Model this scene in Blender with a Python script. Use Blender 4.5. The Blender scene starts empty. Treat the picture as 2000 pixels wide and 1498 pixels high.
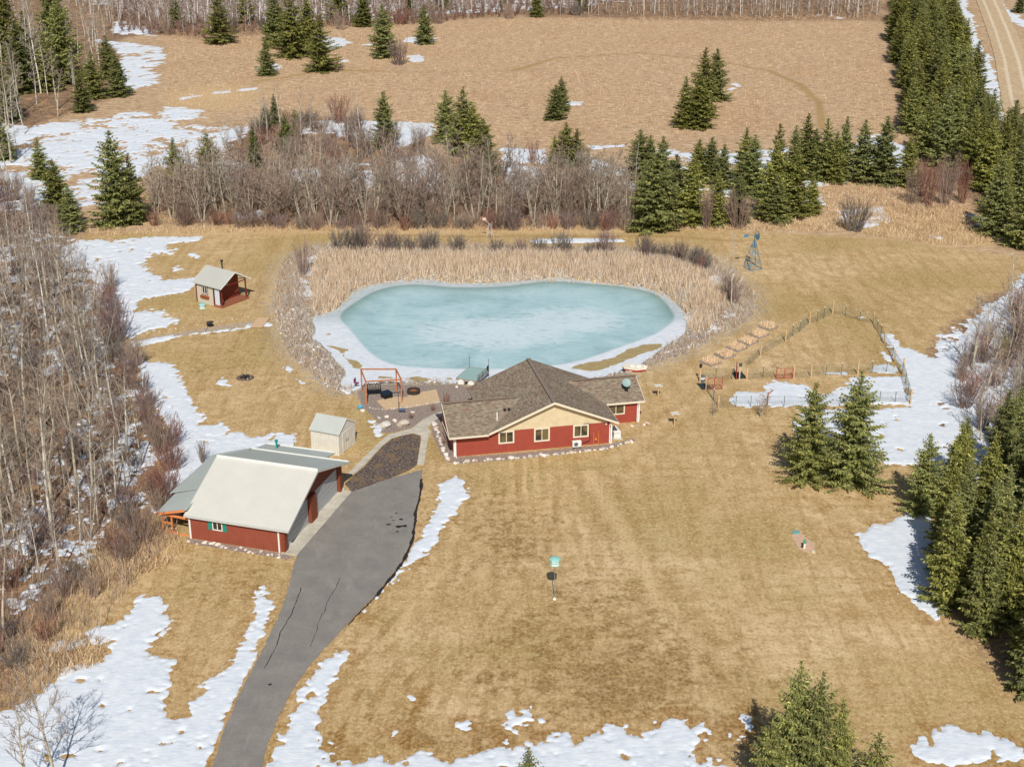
import bpy, bmesh, math, random
import numpy as np
from mathutils import Vector, Matrix

# ------------------------------------------------------------------ camera, world, sun, exposure
S = bpy.context.scene
F_PX, CAM_H, PITCH = 2774.0, 61.2, math.radians(22.5)
cam = bpy.data.cameras.new("camera"); camo = bpy.data.objects.new("camera", cam)
S.collection.objects.link(camo); S.camera = camo
cam.sensor_width = 36.0; cam.lens = F_PX / 2000 * 36; cam.clip_start = 1; cam.clip_end = 9000
camo.location = (0, 0, CAM_H); camo.rotation_euler = (math.radians(90) - PITCH, 0, 0)

SUN_EL, SUN_AZ = math.radians(43), math.radians(2)      # the sun stands behind the camera, a touch to its right
W = bpy.data.worlds.new("World"); S.world = W; W.use_nodes = True
nt = W.node_tree; nt.nodes.clear()
sky = nt.nodes.new('ShaderNodeTexSky'); sky.sky_type = 'NISHITA'; sky.sun_disc = False
sky.sun_elevation = SUN_EL; sky.sun_rotation = math.radians(180) - SUN_AZ
bg = nt.nodes.new('ShaderNodeBackground'); bg.inputs[1].default_value = 0.07
wo = nt.nodes.new('ShaderNodeOutputWorld')
nt.links.new(sky.outputs[0], bg.inputs[0]); nt.links.new(bg.outputs[0], wo.inputs[0])
sl = bpy.data.lights.new("sun", 'SUN'); sl.energy = 4.7; sl.angle = math.radians(0.5); sl.color = (1.0, 0.95, 0.87)
so = bpy.data.objects.new("sun", sl); S.collection.objects.link(so)
d = Vector((math.sin(SUN_AZ) * math.cos(SUN_EL), -math.cos(SUN_AZ) * math.cos(SUN_EL), math.sin(SUN_EL)))
so.rotation_euler = d.to_track_quat('Z', 'Y').to_euler(); so.location = (20, -40, 120)
S.view_settings.view_transform = 'Standard'; S.view_settings.look = 'None'
S.view_settings.exposure = -0.16; S.view_settings.gamma = 1; S.view_settings.use_curve_mapping = False

# ------------------------------------------------------------------ helpers
rnd = random.Random(7)
sp, cp = math.sin(PITCH), math.cos(PITCH)
def P(px, py, z=0.0):
    """a pixel of the 2000x1498 photograph, carried to the horizontal plane at height z"""
    a = (px - 1000) / F_PX; b = (py - 749) / F_PX
    t = (CAM_H - z) / (sp + b * cp)
    return (a * t, (cp - b * sp) * t, z)
def PP(pts, z=0.0): return np.array([P(a, b, z)[:2] for a, b in pts])
def height_at(xy, py):
    lo, hi = -2.0, 40.0
    for _ in range(40):
        m = (lo + hi) / 2; z = m - CAM_H; f = xy[1] * cp - z * sp
        if 749 - F_PX * (z * cp + xy[1] * sp) / f > py: lo = m
        else: hi = m
    return lo
def sdist(poly, X, Y):
    """signed distance, positive inside"""
    d2 = np.full(X.shape, 1e18); inside = np.zeros(X.shape, bool); n = len(poly)
    for i in range(n):
        ax, ay = poly[i]; bx, by = poly[(i + 1) % n]
        ex, ey = bx - ax, by - ay; L = ex * ex + ey * ey + 1e-12
        t = np.clip(((X - ax) * ex + (Y - ay) * ey) / L, 0, 1)
        q = (X - ax - t * ex) ** 2 + (Y - ay - t * ey) ** 2
        d2 = np.minimum(d2, q)
        c = ((ay > Y) != (by > Y)) & (X < (bx - ax) * (Y - ay) / ((by - ay) if by != ay else 1e-12) + ax)
        inside ^= c
    d_ = np.sqrt(d2)
    return np.where(inside, d_, -d_)
def pline(pts, X, Y):
    """distance to an open polyline"""
    d2 = np.full(X.shape, 1e18)
    for i in range(len(pts) - 1):
        ax, ay = pts[i]; bx, by = pts[i + 1]; ex, ey = bx - ax, by - ay; L = ex * ex + ey * ey + 1e-12
        t = np.clip(((X - ax) * ex + (Y - ay) * ey) / L, 0, 1)
        d2 = np.minimum(d2, (X - ax - t * ex) ** 2 + (Y - ay - t * ey) ** 2)
    return np.sqrt(d2)
_lat = np.random.RandomState(3).rand(256, 256)
def vnoise(X, Y, s, seed=0):
    x = X / s + seed * 17.31 + 500; y = Y / s + seed * 9.77 + 500
    xi = np.floor(x).astype(int); yi = np.floor(y).astype(int); fx = x - xi; fy = y - yi
    fx = fx * fx * (3 - 2 * fx); fy = fy * fy * (3 - 2 * fy)
    a = _lat[xi % 256, yi % 256]; b = _lat[(xi + 1) % 256, yi % 256]
    c = _lat[xi % 256, (yi + 1) % 256]; e = _lat[(xi + 1) % 256, (yi + 1) % 256]
    return (a * (1 - fx) + b * fx) * (1 - fy) + (c * (1 - fx) + e * fx) * fy
def fbm(X, Y, s, seed=0, o=4):
    r = 0; w = 1; t = 0
    for i in range(o):
        r = r + w * vnoise(X, Y, s / 2 ** i, seed + i * 3.3); t += w; w *= 0.55
    return r / t * 2 - 1
def sstep(t): t = np.clip(t, 0, 1); return t * t * (3 - 2 * t)

def srgb(r, g, b):
    f = lambda c: ((c / 255 + 0.055) / 1.055) ** 2.4 if c > 10 else c / 255 / 12.92
    return (f(r), f(g), f(b), 1)

class NT:
    """small node-graph writer"""
    def __init__(s, name):
        s.m = bpy.data.materials.new(name); s.m.use_nodes = True; s.t = s.m.node_tree
        s.b = s.t.nodes['Principled BSDF']; s.b.inputs['Roughness'].default_value = 0.8
        s.b.inputs['Specular IOR Level'].default_value = 0.3
    def n(s, typ, **k):
        o = s.t.nodes.new('ShaderNode' + typ)
        for a, v in k.items(): setattr(o, a, v)
        return o
    def L(s, a, b): s.t.links.new(a, b)
    def val(s, x, sock):
        if hasattr(x, 'is_output'): s.L(x, sock)
        else: sock.default_value = x
    def coord(s, kind='Object', scale=(1, 1, 1)):
        c = s.n('TexCoord'); m = s.n('Mapping'); m.inputs['Scale'].default_value = scale
        s.L(c.outputs[kind], m.inputs[0]); return m.outputs[0]
    def noise(s, vec, scale, detail=4, rough=.55, dist=0):
        o = s.n('TexNoise'); s.L(vec, o.inputs['Vector']); o.inputs['Scale'].default_value = scale
        o.inputs['Detail'].default_value = detail; o.inputs['Roughness'].default_value = rough
        o.inputs['Distortion'].default_value = dist
        return o.outputs['Fac']
    def ramp(s, fac, stops, interp='LINEAR'):
        o = s.n('ValToRGB'); o.color_ramp.interpolation = interp; e = o.color_ramp.elements
        while len(e) < len(stops): e.new(0.5)
        for k, (p_, c) in zip(e, stops): k.position = p_; k.color = c if len(c) == 4 else (*c, 1)
        s.L(fac, o.inputs[0]); return o.outputs[0]
    def g(s, fac, a, b):
        """scalar smooth ramp a..b -> 0..1"""
        o = s.n('MapRange'); o.interpolation_type = 'SMOOTHSTEP'; s.val(fac, o.inputs[0])
        o.inputs[1].default_value = a; o.inputs[2].default_value = b; return o.outputs[0]
    def mix(s, fac, a, b, mode='MIX'):
        o = s.n('MixRGB'); o.blend_type = mode; s.val(fac, o.inputs[0]); s.val(a, o.inputs[1]); s.val(b, o.inputs[2]); return o.outputs[0]
    def math(s, op, a, b=0.0):
        o = s.n('Math'); o.operation = op; s.val(a, o.inputs[0]); s.val(b, o.inputs[1]); return o.outputs[0]
    def attr(s, name):
        o = s.n('Attribute'); o.attribute_name = name; return o
    def bump(s, h, strength=.3, dist=.05):
        o = s.n('Bump'); o.inputs['Strength'].default_value = strength; o.inputs['Distance'].default_value = dist
        s.L(h, o.inputs['Height']); s.L(o.outputs[0], s.b.inputs['Normal'])
    def col(s, c): s.val(c, s.b.inputs['Base Color'])
    def rough(s, v): s.val(v, s.b.inputs['Roughness'])

MATS = {}
def plain(name, c, rough=.7, var=.12, scale=6, metal=0.0, bump=0.0):
    if name in MATS: return MATS[name]
    k = NT(name); v = k.coord(); n = k.noise(v, scale, 5)
    dk = tuple(x * (1 - var) for x in c[:3]) + (1,); lt = tuple(min(1, x * (1 + var)) for x in c[:3]) + (1,)
    k.col(k.ramp(n, [(.3, dk), (.7, lt)])); k.rough(rough); k.b.inputs['Metallic'].default_value = metal
    if bump: k.bump(n, bump, .03)
    MATS[name] = k.m; return k.m
def vcol(name, rough=.8, trans=0.0, spec=.25):
    k = NT(name); a = k.attr('col'); k.col(a.outputs['Color']); k.rough(rough)
    k.b.inputs['Specular IOR Level'].default_value = spec
    if trans:
        t = k.n('BsdfTranslucent'); m = k.n('MixShader'); m.inputs[0].default_value = trans
        k.L(a.outputs['Color'], t.inputs[0]); k.L(k.b.outputs[0], m.inputs[1]); k.L(t.outputs[0], m.inputs[2])
        k.L(m.outputs[0], k.t.nodes['Material Output'].inputs[0])
    MATS[name] = k.m; return k.m

COL = S.collection
def tag(o, label=None, cat=None, group=None, kind=None):
    if label: o['label'] = label
    if cat: o['category'] = cat
    if group: o['group'] = group
    if kind: o['kind'] = kind
    return o
def mesh_np(name, V, Fc, mats, parent=None, cols=None, attrs=None, smooth=False, link=True):
    """one mesh object from arrays; Fc is an (n,3) or (n,4) array or a list of such arrays"""
    me = bpy.data.meshes.new(name); Fs = Fc if isinstance(Fc, list) else [Fc]
    V = np.asarray(V, np.float32); me.vertices.add(len(V)); me.vertices.foreach_set('co', V.ravel())
    tot = sum(f.size for f in Fs); nf = sum(len(f) for f in Fs)
    me.loops.add(tot); me.loops.foreach_set('vertex_index', np.concatenate([f.ravel() for f in Fs]).astype(np.int32))
    me.polygons.add(nf); st = []; o = 0
    for f in Fs: st.append(o + np.arange(len(f)) * f.shape[1]); o += f.size
    me.polygons.foreach_set('loop_start', np.concatenate(st).astype(np.int32))
    if smooth: me.polygons.foreach_set('use_smooth', np.ones(nf, bool))
    me.update(calc_edges=True)
    if cols is not None:
        a = me.attributes.new('col', 'FLOAT_COLOR', 'POINT'); c = np.ones((len(V), 4), np.float32); c[:, :3] = cols; a.data.foreach_set('color', c.ravel())
    for k_, v_ in (attrs or {}).items():
        a = me.attributes.new(k_, 'FLOAT', 'POINT'); a.data.foreach_set('value', np.asarray(v_, np.float32).ravel())
    for m in (mats if isinstance(mats, (list, tuple)) else [mats]): me.materials.append(m)
    ob = bpy.data.objects.new(name, me)
    if link: COL.objects.link(ob)
    if parent: ob.parent = parent
    return ob

class MB:
    """collects shapes into ONE mesh"""
    def __init__(s): s.v = []; s.f = []; s.m = []; s.uv = {}
    def add(s, vs, fs, mi=0):
        o = len(s.v); s.v += [tuple(map(float, v)) for v in vs]
        for f in fs: s.f.append([o + i for i in f]); s.m.append(mi)
        return s
    def box(s, c, d_, rz=0, mi=0, rx=0, ry=0):
        R = Matrix.Rotation(rz, 3, 'Z') @ Matrix.Rotation(ry, 3, 'Y') @ Matrix.Rotation(rx, 3, 'X')
        vs = [Vector(c) + R @ Vector((x * d_[0] / 2, y * d_[1] / 2, z * d_[2] / 2)) for x in (-1, 1) for y in (-1, 1) for z in (-1, 1)]
        return s.add(vs, [(0, 1, 3, 2), (4, 6, 7, 5), (0, 4, 5, 1), (2, 3, 7, 6), (0, 2, 6, 4), (1, 5, 7, 3)], mi)
    def bx(s, x0, x1, y0, y1, z0, z1, mi=0): return s.box(((x0 + x1) / 2, (y0 + y1) / 2, (z0 + z1) / 2), (abs(x1 - x0), abs(y1 - y0), abs(z1 - z0)), mi=mi)
    def prism(s, pts, off, mi=0):
        """polygon of 3-D points extruded by the vector off"""
        n = len(pts); A = [Vector(p_) for p_ in pts]; B = [p_ + Vector(off) for p_ in A]
        s.add(A + B, [tuple(range(n))[::-1], tuple(range(n, 2 * n))] + [(i, (i + 1) % n, n + (i + 1) % n, n + i) for i in range(n)], mi)
        return s
    def bar(s, a, b, w, h=None, mi=0):
        a = Vector(a); b = Vector(b); h = h or w; d_ = (b - a); q = d_.to_track_quat('Z', 'Y'); L = d_.length
        vs = [a + q @ Vector((x * w / 2, y * h / 2, z * L)) for z in (0, 1) for x, y in ((-1, -1), (1, -1), (1, 1), (-1, 1))]
        return s.add(vs, [(3, 2, 1, 0), (4, 5, 6, 7)] + [(i, (i + 1) % 4, 4 + (i + 1) % 4, 4 + i) for i in range(4)], mi)
    def tube(s, a, b, r0, r1=None, n=8, mi=0):
        a = Vector(a); b = Vector(b); r1 = r0 if r1 is None else r1; d_ = b - a; q = d_.to_track_quat('Z', 'Y')
        vs = []
        for P0, r in ((a, r0), (b, r1)):
            vs += [P0 + q @ Vector((r * math.cos(2 * math.pi * i / n), r * math.sin(2 * math.pi * i / n), 0)) for i in range(n)]
        return s.add(vs, [tuple(range(n))[::-1], tuple(range(n, 2 * n))] + [(i, (i + 1) % n, n + (i + 1) % n, n + i) for i in range(n)], mi)
    def lathe(s, c, prof, n=16, mi=0, axis='Z'):
        R = {'Z': Matrix.Identity(3), 'X': Matrix.Rotation(math.pi / 2, 3, 'Y'), 'Y': Matrix.Rotation(-math.pi / 2, 3, 'X')}[axis] if isinstance(axis, str) else axis
        vs = []
        for r, z in prof: vs += [Vector(c) + R @ Vector((r * math.cos(2 * math.pi * i / n), r * math.sin(2 * math.pi * i / n), z)) for i in range(n)]
        fs = [(k * n + i, k * n + (i + 1) % n, (k + 1) * n + (i + 1) % n, (k + 1) * n + i) for k in range(len(prof) - 1) for i in range(n)]
        fs += [tuple(range(n))[::-1], tuple(range((len(prof) - 1) * n, len(prof) * n))]
        return s.add(vs, fs, mi)
    def slope(s, pts, th=.14, u=None, mi=0):
        """a roof sheet: top polygon, thickness straight down, texture axes along u and up the slope"""
        A = [Vector(p_) for p_ in pts]; nrm = (A[1] - A[0]).cross(A[2] - A[0]).normalized()
        if nrm.z < 0: nrm = -nrm; A = A[::-1]
        u = Vector(u or (1, 0, 0)).normalized(); w = nrm.cross(u).normalized()
        k = len(s.f) + 1
        n = len(A); B = [p_ - Vector((0, 0, th)) for p_ in A]
        s.add(A + B, [tuple(range(n)), tuple(range(n, 2 * n))[::-1]] + [(i, n + i, n + (i + 1) % n, (i + 1) % n) for i in range(n)], mi)
        s.uv[k - 1] = [(p_.dot(u), p_.dot(w)) for p_ in A]
        return s
    def build(s, name, mats, parent=None, bevel=0, smooth=False):
        me = bpy.data.meshes.new(name); me.from_pydata(s.v, [], s.f)
        for m in (mats if isinstance(mats, (list, tuple)) else [mats]): me.materials.append(m)
        me.polygons.foreach_set('material_index', s.m)
        if s.uv:
            uvl = me.uv_layers.new(name='UVMap')
            for k, uvs in s.uv.items():
                for li, c in zip(me.polygons[k].loop_indices, uvs): uvl.data[li].uv = c
        if not s.uv:
            b = bmesh.new(); b.from_mesh(me); bmesh.ops.recalc_face_normals(b, faces=b.faces); b.to_mesh(me); b.free()
        if smooth: me.polygons.foreach_set('use_smooth', [True] * len(me.polygons))
        me.update()
        o = bpy.data.objects.new(name, me); COL.objects.link(o)
        if parent: o.parent = parent
        if bevel:
            md = o.modifiers.new('bevel', 'BEVEL'); md.width = bevel; md.segments = 2; md.limit_method = 'ANGLE'
        return o
def thing(name, loc, rz, label, cat, group=None):
    o = bpy.data.objects.new(name, None); COL.objects.link(o); o.empty_display_size = .3
    o.location = loc; o.rotation_euler = (0, 0, rz); return tag(o, label, cat, group)
def dup(root, loc, rz=0, scale=None, label=None, group=None):
    r = root.copy(); COL.objects.link(r); r.location = loc; r.rotation_euler = (0, 0, rz)
    if scale is not None: r.scale = scale
    if label: r['label'] = label
    if group: r['group'] = group
    for ch in list(root.children):
        c = ch.copy(); COL.objects.link(c); c.parent = r
        for g_ in list(ch.children):
            e = g_.copy(); COL.objects.link(e); e.parent = c
    return r
ORD = ['first', 'second', 'third', 'fourth', 'fifth', 'sixth', 'seventh', 'eighth', 'ninth', 'tenth', 'eleventh', 'twelfth', 'thirteenth', 'fourteenth', 'fifteenth', 'sixteenth', 'seventeenth', 'eighteenth', 'nineteenth', 'twentieth', 'twenty-first', 'twenty-second', 'twenty-third', 'twenty-fourth', 'twenty-fifth', 'twenty-sixth', 'twenty-seventh', 'twenty-eighth', 'twenty-ninth', 'thirtieth']

# ------------------------------------------------------------------ outlines traced on the ground
POND_Z = -0.6
pond_out = PP([(607,622),(632,612),(660,605),(670,590),(695,565),(732,555),(770,550),(820,545),(835,547),(857,550),(895,555),(995,551),(1050,546),(1100,544),(1140,549),(1175,554),(1250,560),(1275,566),(1300,574),(1320,592),(1342,616),(1355,618),(1340,637),(1337,655),(1300,675),(1275,695),(1250,712),(1217,725),(1175,737),(1100,748),(1000,752),(905,750),(832,747),(770,746),(700,752),(675,762),(662,747),(680,730),(660,710),(640,685),(625,670),(605,662),(620,648)], POND_Z)
pond_ice = PP([(655,615),(680,602),(710,577),(745,562),(782,557),(827,554),(852,560),(895,562),(945,562),(995,559),(1020,556),(1050,550),(1100,549),(1140,554),(1175,556),(1225,560),(1270,569),(1295,580),(1305,600),(1322,615),(1317,627),(1300,642),(1270,660),(1225,672),(1175,692),(1137,705),(1087,715),(1000,722),(910,721),(870,721),(807,717),(770,715),(745,705),(720,690),(700,665),(685,647),(670,630)], POND_Z)
def chaikin(q, n=2):
    for _ in range(n): r_ = np.roll(q, -1, axis=0); q = np.stack([q * .75 + r_ * .25, q * .25 + r_ * .75], 1).reshape(-1, 2)
    return q
pond_out = chaikin(pond_out, 1); pond_ice = chaikin(chaikin(pond_ice[::1], 1)[::2] * .5 + chaikin(pond_ice[::1], 1)[1::2] * .5, 2)
puddles = [PP(q, POND_Z) for q in ([(637,675),(660,678),(680,682),(672,690),(675,700),(700,706),(708,713),(702,722),(690,718),(675,700),(660,685)],
  [(1112,719),(1150,707),(1175,705),(1200,697),(1225,682),(1262,672),(1295,671),(1287,680),(1255,691),(1217,707),(1175,722),(1155,725)],
  [(785,739),(815,735),(850,742),(820,746)], [(738,735),(765,736),(770,739),(740,739)], [(633,650),(645,652),(644,656),(635,654)],[(868,738),(884,737),(884,741),(870,741)])]
def pond_depth(X, Y): return -0.9 * sstep((sdist(pond_out, X, Y) + 2.0) / 3.26)
def gz_arr(X, Y):
    z = np.zeros(X.shape); m = (X > -35) & (X < 35) & (Y > 138) & (Y < 195)
    if m.any(): z[m] = pond_depth(X[m], Y[m])
    far = sstep((Y - 212) / 25)
    return z + far * (0.22 * fbm(X, Y, 14, 5, 3) + 0.10 * fbm(X, Y, 2.2, 9, 2))
def gz(x, y): return float(gz_arr(np.array([float(x)]), np.array([float(y)]))[0])

left_woods = PP([(-300,-40),(330,-40),(330,60),(240,75),(235,180),(150,225),(100,235),(40,300),(0,330),(100,430),(165,455),(150,490),(200,560),(225,640),(250,690),(265,760),(300,830),(325,890),(310,960),(300,1030),(260,1075),(230,1100),(180,1150),(140,1160),(80,1200),(50,1300),(-20,1400),(-300,1500),(-500,900),(-500,100)])
thicket = PP([(285,440),(300,400),(330,330),(480,250),(560,225),(700,230),(800,260),(850,300),(1000,330),(1100,330),(1240,350),(1250,448),(900,448),(600,446),(400,440)])
back_woods = PP([(-300,-60),(-300,60),(250,62),(400,78),(500,70),(560,60),(700,50),(800,50),(900,38),(1000,32),(1150,36),(1300,40),(1500,42),(1720,42),(1720,-60)])
right_woods = PP([(1800,700),(1850,640),(1925,580),(2060,540),(2300,500),(2300,1420),(2060,1400),(1975,1340),(1930,1275),(1880,1235),(1840,1180),(1815,1060),(1800,940),(1790,900),(1780,790)])
strip_woods = PP([(1722,-40),(1738,60),(1745,140),(1757,180),(1772,250),(1790,330),(1900,400),(1920,478),(2060,500),(2060,330),(1985,262),(1940,200),(1900,110),(1885,50),(1868,-40)])
field = PP([(-900,455),(150,458),(400,452),(540,447),(760,450),(1000,448),(1400,448),(1600,460),(1760,470),(1850,483),(1950,498),(2300,520),(2300,-60),(1000,-90),(-900,-60)])
weeds = PP([(548,520),(565,498),(620,478),(700,478),(900,478),(1050,484),(1200,484),(1320,490),(1400,505),(1440,540),(1475,570),(1478,610),(1440,640),(1400,655),(1340,690),(1270,715),(1200,745),(1100,752),(900,752),(720,768),(680,768),(640,758),(600,722),(560,690),(545,650),(532,600)])

# ------------------------------------------------------------------ ground
def axis(a, b, fine, lo, hi, coarse):
    r = list(np.arange(lo, hi, fine)); st = coarse; v = hi
    while v < b: r.append(v); v += st; st *= 1.25
    r.append(b); v = lo - coarse; st = coarse
    out = []
    while v > a: out.append(v); st *= 1.25; v -= st
    out.append(a); return np.array(sorted(set(out)) + sorted(r))
gx = axis(-3500, 3500, .75, -95, 95, 1.2)
gy = np.concatenate([[-600, -300, -120, -40, 0, 30, 55, 66], np.arange(70, 215, .6), np.arange(215, 330, 1.0), np.arange(330, 520, 2.0), [530, 550, 600, 700, 900, 1300, 2000, 3500]])
GX, GY = np.meshgrid(gx, gy); GZ = gz_arr(GX, GY)
nx, ny = len(gx), len(gy)
idx = np.arange(nx * ny).reshape(ny, nx)
GF = np.stack([idx[:-1, :-1], idx[:-1, 1:], idx[1:, 1:], idx[1:, :-1]], -1).reshape(-1, 4)
def soft(poly, w=2.0): return np.clip(sdist(poly, GX, GY) / w * .5 + .5, 0, 1)
a_field = soft(field); a_woods = np.maximum.reduce([soft(left_woods, 4), soft(thicket, 4), soft(back_woods, 8), soft(right_woods, 3), soft(strip_woods, 3)])
a_weeds = soft(weeds, 5)
ring = PP([(500,160),(640,138),(800,140),(1000,140),(1080,115),(1250,103),(1400,120),(1500,138),(1560,165),(1600,200),(1605,250)])
a_track = np.clip(1 - pline(ring, GX, GY) / 1.6, 0, 1)
worn = PP([(520,1000),(560,1100),(900,1100),(1000,1250),(1200,1350),(1330,1300),(1340,1180),(1250,1120),(1150,1130)])
ring2 = PP([(560,455),(900,462),(1300,462),(1450,472)])
a_track = np.maximum(a_track, .8 * np.clip(1 - pline(ring2, GX, GY) / 1.5, 0, 1))
damp = np.zeros(GX.shape)   # wet orange-brown grass, darker in wide patches
edge_r = PP([(825,918),(815,1000),(790,1090),(735,1160),(660,1240),(600,1305),(546,1395),(505,1520),(480,1620)])
sdrive = pline(edge_r, GX, GY); stripe = np.zeros(GX.shape)
for (cx, cy, rx, ry, w) in ((760,1380,250,160,1.),(700,1240,140,80,.8),(950,1150,200,120,.5),(430,1200,80,90,.6)):
    c = P(cx, cy); ex = abs(P(cx + rx, cy)[0] - c[0]); ey = abs(P(cx, cy - ry)[1] - P(cx, cy + ry)[1]) / 2
    stripe = np.maximum(stripe, w * np.exp(-(((GX - c[0]) / ex) ** 2 + ((GY - c[1]) / ey) ** 2)))
def blobs(lst):
    o_ = np.zeros(GX.shape)
    for (cx, cy, rx, ry, w) in lst:
        c = P(cx, cy); ex = abs(P(cx + rx, cy)[0] - c[0]); ey = abs(P(cx, cy - ry)[1] - P(cx, cy + ry)[1]) / 2
        o_ = np.maximum(o_, w * np.exp(-(((GX - c[0]) / ex) ** 2 + ((GY - c[1]) / ey) ** 2)))
    return o_
vstripe = blobs([(1040,965,110,70,.95),(900,1020,40,60,.3)]); dstripe = blobs([(1720,570,200,60,.8),(1600,700,80,60,.5),(1680,1000,120,60,.6)])
streak = np.zeros(GX.shape); rutl = np.zeros(GX.shape)
for q_, w_ in (([(1150,925),(1200,1010),(1260,1120),(1330,1240),(1410,1400)],.9),([(1030,1100),(1150,1160),(1290,1215),(1420,1290)],.9),([(1125,1120),(1230,1180),(1300,1270)],.8),([(1640,1000),(1760,1080),(1880,1260)],.6),([(1480,880),(1590,960),(1700,1010)],.6),([(1500,705),(1440,745),(1300,825),(1200,900)],.5),([(1640,600),(1590,560),(1560,500)],.5),([(1700,600),(1660,550),(1640,490)],.5),([(640,720),(700,790),(690,860)],.4),([(560,470),(530,560),(540,640),(600,740)],.6),([(900,940),(880,1080),(800,1200),(720,1330)],.5),([(960,1000),(930,1150),(860,1300)],.4)):
    streak = np.maximum(streak, w_ * np.exp(-(pline(PP(q_), GX, GY) / .75) ** 2)); rutl = np.maximum(rutl, w_ * np.exp(-((pline(PP(q_), GX, GY) - 1.5) / .5) ** 2))
pale = np.zeros(GX.shape)
for (cx, cy, rx, ry, w) in ((1300,1080,230,90,1.),(1560,1140,200,60,.8),(1050,920,180,25,.6),(1560,1250,150,120,.7),(1650,1000,140,60,.5),(1560,520,260,40,.6),(480,500,90,25,.7),(800,1260,160,60,.9),(1500,700,180,50,.5),(900,1380,120,60,.6),(330,800,40,40,0),(1750,1250,120,90,.6)):
    c = P(cx, cy); ex = abs(P(cx + rx, cy)[0] - c[0]); ey = abs(P(cx, cy - ry)[1] - P(cx, cy + ry)[1]) / 2
    pale = np.maximum(pale, w * np.exp(-(((GX - c[0]) / ex) ** 2 + ((GY - c[1]) / ey) ** 2)))
for q_, w_ in (([(1160,930),(1240,1100),(1320,1250),(1400,1420)],.8),([(1030,1100),(1150,1160),(1290,1215),(1420,1290)],.8),([(1130,1120),(1230,1180),(1300,1270)],.6),([(1640,1000),(1760,1080),(1900,1330)],.6),([(1500,880),(1590,960),(1700,1010)],.5),([(1500,700),(1440,740),(1300,820),(1230,870)],.6),([(1640,600),(1590,560),(1560,500)],.5)):
    pale = np.maximum(pale, w_ * np.exp(-(pline(PP(q_), GX, GY) / .55) ** 2))
for (cx, cy, rx, ry, w) in ((1200,1330,260,130,1.0),(1480,1420,180,90,.8),(900,1440,330,60,.8),(960,1090,160,120,.45),(1560,420,60,20,.2),(1050,1260,160,90,.75),(1000,1040,130,90,.8),(1130,1180,120,80,.75),(1230,1240,100,60,.9),(430,1130,100,50,.5),(1560,950,60,30,.5),(1680,960,60,20,.6),(730,1380,60,120,.3),(860,980,50,90,.5),(440,690,140,60,.35),(620,760,120,60,.35),(1700,640,120,60,.3)):
    c = P(cx, cy); ex = abs(P(cx + rx, cy)[0] - c[0]); ey = abs(P(cx, cy - ry)[1] - P(cx, cy + ry)[1]) / 2
    damp = np.maximum(damp, w * np.exp(-(((GX - c[0]) / ex) ** 2 + ((GY - c[1]) / ey) ** 2)))
straw = np.zeros(GX.shape)  # long pale straw
for (cx, cy, rx, ry, w) in ((1790,440,170,32,1),(1880,465,110,20,1),(1560,435,120,18,.7),(400,452,180,10,.9),(700,452,300,8,.8),(1100,450,300,8,.7),(420,190,130,35,.8),(150,222,50,12,.5),(240,1090,80,40,1),(290,1060,60,30,1),(130,1270,90,50,.9),(1370,700,140,60,.3),(1680,390,60,14,.4),(520,420,90,20,.5),(300,430,60,20,.7)):
    c = P(cx, cy); ex = abs(P(cx + rx, cy)[0] - c[0]); ey = abs(P(cx, cy - ry)[1] - P(cx, cy + ry)[1]) / 2
    straw = np.maximum(straw, w * np.exp(-(((GX - c[0]) / ex) ** 2 + ((GY - c[1]) / ey) ** 2)))

k = NT('dry_ground'); v = k.coord()
n_big = k.noise(v, .05, 3); n_mid = k.noise(v, .35, 5, .6); n_fine = k.noise(v, 2.2, 6, .7); n_vf = k.noise(v, 9, 4, .7)
mow = k.noise(k.coord(scale=(1.1, .14, 1)), .8, 4, .6); mow2 = k.noise(k.coord(scale=(.12, .9, 1)), 1.0, 4, .6)
n_s = k.noise(v, 1.1, 5, .65); n_t = k.noise(k.coord(scale=(1, .8, 1)), 3.4, 4, .7)
lawn = k.ramp(n_mid, [(.38, srgb(190,162,118)), (.50, srgb(205,177,133)), (.62, srgb(218,191,148))])
lawn = k.mix(k.math('MULTIPLY', k.g(k.math('ADD', k.attr('pale').outputs['Fac'], k.math('MULTIPLY', k.math('SUBTRACT', n_mid, .5), 1.4)), .1, .9), .9), lawn, srgb(230,202,162))
olive = k.g(k.math('ADD', n_big, k.math('MULTIPLY', n_mid, .5)), .70, .88)
lawn = k.mix(k.math('MULTIPLY', olive, .6), lawn, srgb(162,144,86))
lawn = k.mix(k.math('MULTIPLY', k.g(mow, .50, .60), .45), lawn, srgb(160,130,80))
lawn = k.mix(k.math('MULTIPLY', k.g(mow2, .52, .62), .35), lawn, srgb(168,136,84))
sd_ = k.attr('sdrive').outputs['Fac']; st1 = k.math('SINE', k.math('MULTIPLY', k.math('ADD', sd_, k.math('MULTIPLY', n_mid, .9)), 3.9))
lawn = k.mix(k.math('MULTIPLY', k.math('MULTIPLY', k.g(st1, -.2, .7), k.attr('stripe').outputs['Fac']), k.g(n_mid, .38, .62)), lawn, srgb(150,118,68))
sxyz = k.n('SeparateXYZ'); k.L(v, sxyz.inputs[0]); st2 = k.math('SINE', k.math('ADD', k.math('MULTIPLY', sxyz.outputs['X'], 5.2), k.math('MULTIPLY', n_mid, 3.0)))
lawn = k.mix(k.math('MULTIPLY', k.math('MULTIPLY', k.g(st2, -.3, .8), k.attr('vstripe').outputs['Fac']), k.g(n_mid, .36, .6)), lawn, srgb(222,190,142))
st3 = k.math('SINE', k.math('ADD', k.math('ADD', k.math('MULTIPLY', sxyz.outputs['X'], 2.2), k.math('MULTIPLY', sxyz.outputs['Y'], .9)), k.math('MULTIPLY', n_mid, 4.0)))
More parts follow.
